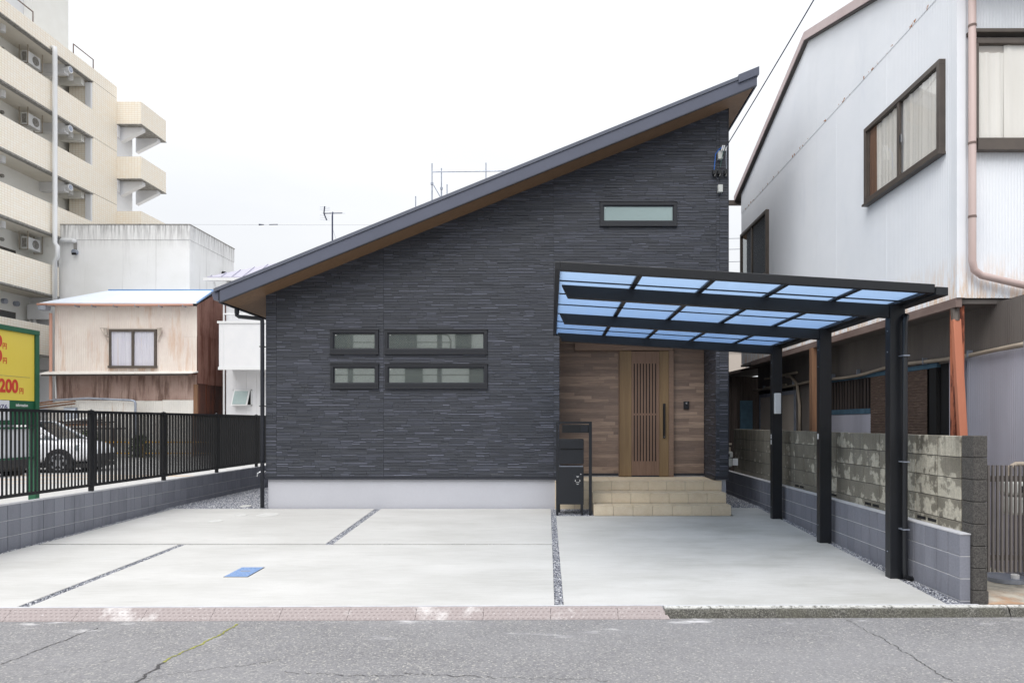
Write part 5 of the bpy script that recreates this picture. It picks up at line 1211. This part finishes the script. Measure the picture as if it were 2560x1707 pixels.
# lean-to with louvre and curved trim, timber pile
MB().tube([(-21.6,YR-.7,2.44),(-20.6,YR-.7,2.60),(-19.2,YR-.7,2.68),(-17.4,YR-.7,2.60),(-17.25,YR-.7,2.56),(-17.22,YR-.7,2.45),(-17.22,YR-.7,.25)], .045, 8).build('curved_trim', m['steel'], ru, smooth=2)
sheets('x', -21.0, -17.25, YR-.55, .2, 2.5, .75, m['rust_c'], .0, 12)
f = MB().box(-20.25,-19.72,YR-.62,YR-.57,1.72,2.3).build('louvre_window', m['steel'], ru)
for i in range(5): MB().box(-20.22,-19.75,YR-.66,YR-.625,1.76+i*.105,1.85+i*.105).build('louvre', m['paleroof'], f)
MB().bar((-21.75,YR-1.1,2.30),(-19.65,YR-.8,2.56),.12,.05).bar((-21.6,YR-.9,2.2),(-19.7,YR-.75,2.46),.1,.05).bar((-21.9,YR-.9,2.34),(-20.6,YR-.8,2.56),.12,.05).build('eave_timber', m['oldwood'], ru)
tp = thing('timber_pile', 'heap of old planks and a pale pipe lying on the lean-to of the rusty house', 'timber pile', (-19.2, YR-1.0, 1.5))
for p0, p1, w, mt, nm in (((-20.9,YR-1.0,1.62),(-18.3,YR-1.1,1.78),.12,'darkwood','plank'),((-20.6,YR-.85,1.72),(-18.1,YR-.9,1.68),.1,'oldwood','plank'),((-19.8,YR-1.15,1.60),(-17.9,YR-1.0,1.70),.14,'darkwood','plank'),((-20.4,YR-1.2,1.54),(-18.0,YR-1.2,1.60),.12,'oldwood','plank')): MB().bar(p0,p1,w,.06).build(nm, m[mt], tp)
MB().cyl((-20.0,YR-.95,1.72),(-18.1,YR-1.05,1.95),.06,10).build('pipe', m['paintwhite'], tp)
MB().box(-21.0,-17.6,YR-1.3,YR-.72,1.40,1.46).box(-20.9,-20.8,YR-1.3,YR-1.2,.25,1.4).box(-17.8,-17.7,YR-1.3,YR-1.2,.25,1.4).build('support_shelf', m['darkwood'], tp)
# dark shrubs in front of the rusty house base
def shrub(x, y, r, h, label):
    rng = random.Random(int(x*100)); b = MB()
    for i in range(900):
        a, q, z = rng.uniform(0, 6.28), r*math.sqrt(rng.random()), rng.random()
        q *= math.sqrt(1-.8*z*z); px, py, pz = x+q*math.cos(a), y+q*math.sin(a), .25+z*h
        s = rng.uniform(.03, .07); t = rng.uniform(0, 6.28); u = rng.uniform(-.8, .8)
        dx, dy = math.cos(t)*s, math.sin(t)*s
        b.add([(px-dx,py-dy,pz-u*s),(px+dy*.6,py-dx*.6,pz),(px+dx,py+dy,pz+u*s),(px-dy*.6,py+dx*.6,pz+s*.3)], [(0,1,2,3)])
    t = thing('shrub', label, 'shrub', (x, y, .25)); b.build('foliage', m['leaf'], t, kind='stuff')
    b = MB()
    for i in range(5): b.cyl((x, y, .2), (x+rng.uniform(-r, r)*.6, y+rng.uniform(-r, r)*.6, .25+h*.7), .02, 6, .008)
    b.build('stem', m['darkwood'], t)
shrub(-18.9, 28.0, .5, 1.1, 'green shrub just beyond the white car by the rusty house wall'); shrub(-16.9, 28.1, .45, .9, 'green shrub behind the long yellow rail'); 
# ================================================================ WHITE HOUSE
wh = thing('white_house', 'white modern house with projecting balcony beside the rusty house', 'house', (-11, 32, .2))
YW = 30.0
MB().box(-14.27, -7, YW, 36, .2, 7.75).build('wall', m['white2'], wh)
i = 0; x = -14.27
while x < -10.5:
    MB().box(x+.004, x+.446, YW-.012, YW, .2, 3.88).build('siding_board', m['white2'], wh); x += .45
MB().box(-14.0, -8, 28.8, YW, 3.98, 5.86).build('balcony', m['white2'], wh)
MB().box(-14.06, -7.9, 28.76, 28.86, 5.861, 5.95).box(-14.03, -8, 28.78, 28.799, 3.90, 4.02).box(-13.82,-13.80,28.79,28.799,4.05,5.85).build('balcony_trim', m['white'], wh)
MB().cyl((-13.9,29.0,6.28),(-8,29.0,6.28),.035,8).cyl((-13.6,29.0,5.95),(-13.6,29.0,6.28),.025,8).cyl((-12.1,29.0,5.95),(-12.1,29.0,6.28),.025,8).box(-13.6,-9,29.0,29.01,6.08,6.1).build('balcony_rail', m['white'], wh)
b = MB(); b.hexa([(-14.75,29.3,7.86),(-6,29.3,7.86),(-6,33,10.0),(-9.8,33,10.0),(-14.75,29.3,7.93),(-6,29.3,7.93),(-6,33,10.08),(-9.8,33,10.08)]).build('roof', m['greyroof'], wh)
for i in range(12):
    x0 = -14.6+i*.46; t = min(1, (x0+14.75)/4.95); y1 = 29.3+3.7*t; z1 = 7.95+2.14*t
    MB().bar((x0,29.3,7.95),(x0+.0,y1,z1),.03,.04).build('roof_seam', m['greyroof'], wh)
MB().box(-14.85,-6,29.16,29.3,7.74,7.86).build('gutter', m['white'], wh)
MB().tube([(-14.45,29.3,7.7),(-14.45,29.4,7.5),(-14.32,29.9,7.3),(-14.32,29.9,.3)], .04, 8).build('downpipe', m['white'], wh)
f = MB(); x0, x1, z0, z1 = -13.98, -13.05, 3.03, 3.98
z0, z1 = 3.05-.0, 3.9
x0, x1, z0, z1 = -13.95, -13.12, 2.42, 3.12
f.box(x0,x1,YW-.06,YW-.0,z1-.04,z1).box(x0,x1,YW-.06,YW,z0,z0+.04).box(x0,x0+.04,YW-.06,YW,z0,z1).box(x1-.04,x1,YW-.06,YW,z0,z1)
fo = f.build('window', m['white'], wh); MB().box(x0+.04,x1-.04,YW-.03,YW-.02,z0+.04,z1-.04).build('opening', m['darkvoid'], fo)
sa = MB().hexa([(x0+.02,YW-.30,z0+.0),(x1-.1,YW-.30,z0+.0),(x1-.1,YW-.27,z0),(x0+.02,YW-.27,z0),(x0+.06,YW-.08,z1),(x1-.06,YW-.08,z1),(x1-.06,YW-.05,z1),(x0+.06,YW-.05,z1)]).build('sash', m['white'], fo)
MB().hexa([(x0+.08,YW-.305,z0+.06),(x1-.16,YW-.305,z0+.06),(x1-.16,YW-.29,z0+.06),(x0+.08,YW-.29,z0+.06),(x0+.11,YW-.11,z1-.06),(x1-.13,YW-.11,z1-.06),(x1-.13,YW-.095,z1-.06),(x0+.11,YW-.095,z1-.06)]).build('pane', m['frost'], fo)
# ================================================================ STAINED WHITE BUILDING
st = thing('concrete_building', 'tall blank off-white rendered building with dark streaks under its parapet', 'building', (-20.6, 35, .2))
MB().box(-23.8, -17.46, 33.0, 37.6, .2, 10.5).build('wall', m['stained'], st); MB().box(-23.82, -17.44, 32.98, 37.62, 10.505, 11.22).build('parapet', m['stained'], st)
MB().box(-23.84, -17.42, 32.96, 37.64, 11.22, 11.26).build('parapet_cap', m['slabedge'], st)
for (x, y, z, ax) in ((-22.95,33,9.9,'f'),):
    MB().cyl((x,y,z),(x,y-.16,z-.02),.13,12).build('vent_hood', m['steel'], st); MB().box(x-.1,x+.1,y-.17,y-.1,z-.15,z-.05).build('vent_grille', m['darkvoid'], st)
for y, z in ((36.3,9.6),(36.85,9.4)):
    MB().cyl((-17.46,y,z),(-17.30,y,z-.02),.12,10).build('vent_hood', m['darkvoid'], st)
MB().tube([(-23.55,32.85,10.45),(-23.0,32.85,10.44),(-22.95,32.95,10.4)], .1, 10).build('drain_spout', m['white'], st); MB().box(-23.0,-22.9,32.9,33.0,9.9,10.35).build('drip_stain', m['slabedge'], st)
# ================================================================ APARTMENT BLOCK
ap = thing('apartment_block', 'tall beige tiled apartment block with open balcony galleries', 'apartment block', (-28, 25, .2))
XA, XB_, YE = -23.7, -25.13, 35.3
levels = [19.3, 16.4, 13.5, 10.6, 7.7, 4.8]
MB().box(XA-.2, XA, 12, YE-.002, 19.3, 20.0).build('roof_parapet', m['beige'], ap)
for i, zc_ in enumerate(levels[1:]):
    MB().box(XA-.18, XA, 12, YE-.002 if zc_ > 9 else 32.9, zc_+.03, zc_+1.45).build('balcony_parapet', m['beige'], ap)
for zc_ in levels:
    ye_ = YE-.004 if zc_ > 9 else 32.9
    MB().box(XB_, XA-.2, 12, 37.2 if zc_ > 9 else 32.9, zc_, zc_+.16).build('gallery_slab', m['aptceil'], ap)
    MB().box(XA-.199, XA+.05, 12, ye_, zc_-.05, zc_+.03 if zc_ < 19 else zc_-.002).build('slab_edge', m['slabedge'], ap)
MB().box(-34, XB_, 12, 38.7, .2, 20.0).build('main_wall', m['aptwall'], ap)
for a in ((19.35,20.0,.0),(16.45,19.34,0),(13.55,16.44,0),(10.65,13.54,0),(.2,10.64,0)): MB().box(XA-1.2, XA, YE, 37.3, a[0]+.015, a[1]).build('tile_pier', m['beige'], ap)
MB().box(XA-1.19, XA-.02, YE+.01, 37.29, .2, 19.99).build('pier_core', m['slabedge'], ap)
MB().box(XA-.3, XA-.012, YE-.12, YE-.001, 9.15, 19.2).build('pier_edge', m['white2'], ap)
MB().box(XB_, XA-.02, 37.3, 38.7, .2, 19.2).build('stair_wall', m['white2'], ap)
for zc_ in levels[:4]:
    MB().box(XB_+.001, XA-.21, 33.55, 33.85, zc_-.45, zc_-.001).build('beam', m['white2'], ap)
    MB().box(XB_+.001, XA-.31, 34.9, 35.15, zc_-.32, zc_-.001).build('beam', m['aptwall'], ap)
    MB().box(XB_, XB_+.01, 34.9, 36.9, zc_-1.9, zc_-.95).build('dark_opening', m['glass_d'], ap)
    d_ = MB().cyl((XA-.35,33.7,zc_-.22),(XA-.0,33.7,zc_-.22),.17,14).build('vent_pipe', m['white'], ap); MB().cyl((XA-.0,33.7,zc_-.22),(XA+.012,33.7,zc_-.22),.12,14).build('grille', m['steel'], d_)
    # air conditioner hung from the ceiling
    if zc_ > 8 and zc_ != 13.5:
        a = MB().box(-24.75,-24.45,31.9,32.72,zc_-.78,zc_-.22).build('air_conditioner', m['white'], ap, bevel=.02)
        MB().cyl((-24.45,32.4,zc_-.5),(-24.435,32.4,zc_-.5),.2,18).build('fan_grille', m['slabedge'], a)
        MB().box(-24.70,-24.5,31.885,31.899,zc_-.72,zc_-.3).build('side_grille', m['slabedge'], a)
        b = MB()
        for y in (31.85, 32.76):
            for x in (-24.8,-24.4): b.box(x-.015,x+.015,y-.015,y+.015,zc_-.84,zc_-.0)
            b.box(-24.8,-24.4,y-.014,y+.014,zc_-.86,zc_-.83); b.build('bracket', m['conduit'], a); b = MB()
    for y in (34.6, 30.3, 26.0): MB().cyl((-24.35,y,zc_-.30),(-24.35,y,zc_-.001),.13,12).build('ceiling_lamp', m['white'], ap)
    MB().cyl((XB_,31.2,zc_-.55),(XB_+.1,31.2,zc_-.56),.08,10).build('vent_hood', m['slabedge'], ap)
for zc_ in levels:
    z0, z1 = zc_-1.9, zc_-.95
    if zc_ < 12: z1 = zc_-.88
    fo = MB().box(XB_, XB_+.05, 29.0, 32.0, z0, z1).build('window', m['brownframe'], ap)
    for (a, c) in ((29.05,30.0),(30.05,31.0),(31.05,31.95)): MB().box(XB_+.045, XB_+.056, a, c, z0+.05, z1-.05).build('pane', m['glass_d'], fo)
MB().box(XB_+.001, XA-.2, 32.9, 33.0, 7.72, 10.60).build('gallery_end_wall', m['aptwall'], ap)
MB().box(XB_+.0, XA-.02, 32.9, 33.0, .2, 7.69).build('end_wall', m['white2'], ap)
for z in (4.15, 2.2): MB().box(XB_+.0, XA-.02, 32.86, 32.899, z, z+.05).build('wall_joint', m['slabedge'], ap)
MB().box(XB_+.2, XA-.05, 32.5, 32.89, 6.6, 7.3).build('beam', m['white2'], ap)
for y in (31.3, 32.0): MB().cyl((XB_,y,7.25),(XB_+.16,y,7.24),.12,12).build('vent_hood', m['steel'], ap)
MB().tube([(-24.9,32.7,6.2),(-24.9,32.7,7.1),(-24.7,32.6,7.3),(-23.9,32.6,7.35)], .07, 8).tube([(-24.7,32.7,.3),(-24.7,32.7,6.4),(-24.75,32.7,6.8)], .09, 8).build('wall_pipe', m['white'], ap, smooth=2)
MB().tube([(XA+.02,32.4,19.45),(XA+.16,32.4,19.45),(XA+.16,32.4,19.2),(XA+.16,32.4,10.2),(XA+.35,32.3,10.0),(XA+.35,32.3,9.5),(XA+.16,32.4,9.35),(XA+.16,32.4,.3)], .105, 12).build('drain_pipe', m['white'], ap, smooth=2)
# end balconies
for (z1, z0) in ((19.2, 17.98), (16.2, 15.0), (13.22, 12.0), (10.2, 9.0)):
    MB().box(XA-.05, -22.38, 37.3, 39.7, z0, z1).build('end_balcony', m['beige'], ap)
    MB().box(XA-.04, -22.36, 37.28, 39.72, z0-.04, z0-.001).build('slab_edge', m['slabedge'], ap)
    for y in (37.75, 39.2): MB().prism([(XA-.05, z0-.05), (-22.5, z0-.05), (-22.5, z0-.22), (XA-.05, z0-.85)], y-.14, y+.14, 'y').build('haunch', m['white2'], ap)
    MB().box(XA-.3, XA+.05, 37.302, 37.5, z0-.7, z0-.06).build('bracket', m['white2'], ap)
# roof: penthouse and handrails
MB().box(-34, -26.0, 34.2, 36.8, 20.0, 29).build('penthouse', m['aptwall'], ap)
MB().box(-34, -26.4, 22, 34.19, 20.0, 29).build('penthouse', m['white2'], ap)
for (a, c) in ((34.6, 36.1), (27.0, 31.9)):
    b = MB(); b.tube([(-24.2,a,19.9),(-24.2,a,20.85),(-24.2,c,20.85),(-24.2,c,19.9)], .03, 6); b.build('roof_handrail', m['rustgutter'], ap)
# ================================================================ SCAFFOLD, ANTENNA
sf = thing('scaffold', 'steel scaffold tubes rising behind the sloping roof', 'scaffold', (-4, 30, 0))
def X3(px, y): return px/1707*y
sfp = ((-5.22,30,13.06),(-4.87,30.4,12.99),(-4.56,30,12.13),(-5.94,30,11.61),(-2.85,30,13.08),(-.6,30,13.0))
for x, y, z in sfp:
    o = MB().cyl((x,y,-.3),(x,y,z-.9),.032,8).cyl((x,y,z-.9),(x,y,z),.024,8).build('standard', m['steel'], sf)
    for k in range(5): MB().cyl((x,y,z-.95-k*1.1),(x,y,z-.85-k*1.1),.06,8).build('coupler', m['steel'], o)
MB().cyl((-5.22,30,12.68),(-.6,30,12.74),.025,8).cyl((-5.22,30,10.9),(-.6,30,10.9),.025,8).build('ledger', m['steel'], sf)
MB().cyl((-5.15,30,12.1),(-4.3,30,10.6),.02,8).build('brace', m['steel'], sf)
an = thing('antenna', 'television aerial on a thin mast above the lower roof slope', 'antenna', (-5.08, 16, 4.2))
ax, ay, az = -5.12, 16.0, 6.66
MB().cyl((ax,ay,zr(ax)+.25),(ax,ay,6.52),.018,8).build('mast', m['cable'], an)
MB().bar((ax-.17,ay-.1,6.53),(ax+.14,ay+.3,6.66),.02,.02).cyl((ax,ay,6.5),(ax,ay+.03,6.6),.016,8).build('boom', m['cable'], an)
MB().bar((ax-.13,ay-.15,6.68),(ax-.165,ay-.1,6.53),.022,.022).bar((ax-.165,ay-.1,6.53),(ax-.11,ay-.06,6.38),.022,.022).build('reflector', m['cable'], an)
b = MB()
for k in range(7):
    t = k/6; p = Vector((ax-.15,ay-.08,6.54)).lerp(Vector((ax+.13,ay+.28,6.65)), t); b.cyl((p.x-.09,p.y+.02,p.z+.01),(p.x+.09,p.y-.02,p.z-.01),.003,5)
for z in (6.68,6.64,6.60,6.48,6.43,6.38): b.cyl((ax-.26,ay-.1,z+.01),(ax-.03,ay-.08,z-.01),.003,5)
b.build('element', m['steel'], an); MB().cyl((ax,ay,6.22),(ax+.55,ay+.2,zr(ax+.55)+.27),.003,5).build('guy_wire', m['steel'], an)
wf = thing('span_wire', 'thin wire with small splice crossing the sky left of the aerial', 'wire', (-12, 40, 13))
MB().tube([(-22+.5*i,40,13.28-.03*math.sin(i/40*3.14)) for i in range(24)]+[(-4,40,13.8)], .005, 5).build('wire', m['cable'], wf)
MB().cyl((-17.1,40,13.27),(-16.8,40,13.27),.05,8,.02).cyl((-16.5,40,13.27),(-16.0,40,13.28),.025,8).build('splice', m['cable'], wf)
# ================================================================ BUILDING ACROSS THE STREET (seen mirrored in the window panes)
op = thing('opposite_building', 'pale building across the street with dark posts and a railing mirrored in the window panes', 'building', (-6, -11, 0))
MB().box(-22, 14, -16, -11, -.1, 8.5).build('wall', m['aptwall'], op)
for x in (-19,-13,-7.5,-4.2,1,6): MB().box(x, x+.9, -10.995, -10.9, 1.2, 5.4).build('window', m['darkvoid'], op)
MB().box(-22,14,-9.9,-9.0,6.9,7.1).build('canopy', m['brownframe'], op)
for (a, c) in ((-11.2,-10.3),(-8.3,-6.9),(-4.9,-4.1),(-14.5,-13),(4,6)): MB().box(a, c, -10.99, -10.9, 4.7, 6.6).build('window', m['darkvoid'], op)
MB().tube([(-9.9,-9.2,5.0),(-9.9,-9.2,5.75),(-9.8,-9.2,5.95),(-9.6,-9.2,6.0),(-5.2,-9.2,6.0),(-5.0,-9.2,5.92),(-4.9,-9.2,5.7),(-4.9,-9.2,5.0)],.04,8).cyl((-9.9,-9.2,5.6),(-4.9,-9.2,5.6),.025,8).cyl((-9.9,-9.2,5.3),(-4.9,-9.2,5.3),.025,8).build('handrail', m['brownframe'], op)
for x in (-16,-10,-5.6,-2.4,3.5): MB().box(x, x+.22, -9.6, -9.4, -.1, 6.2).build('post', m['blackmetal'], op)
MB().box(-22,14,-9.7,-9.3,3.0,3.16).box(-22,14,-9.55,-9.5,4.0,4.06).box(-22,14,-9.55,-9.5,3.55,3.58).build('railing', m['brownframe'], op)
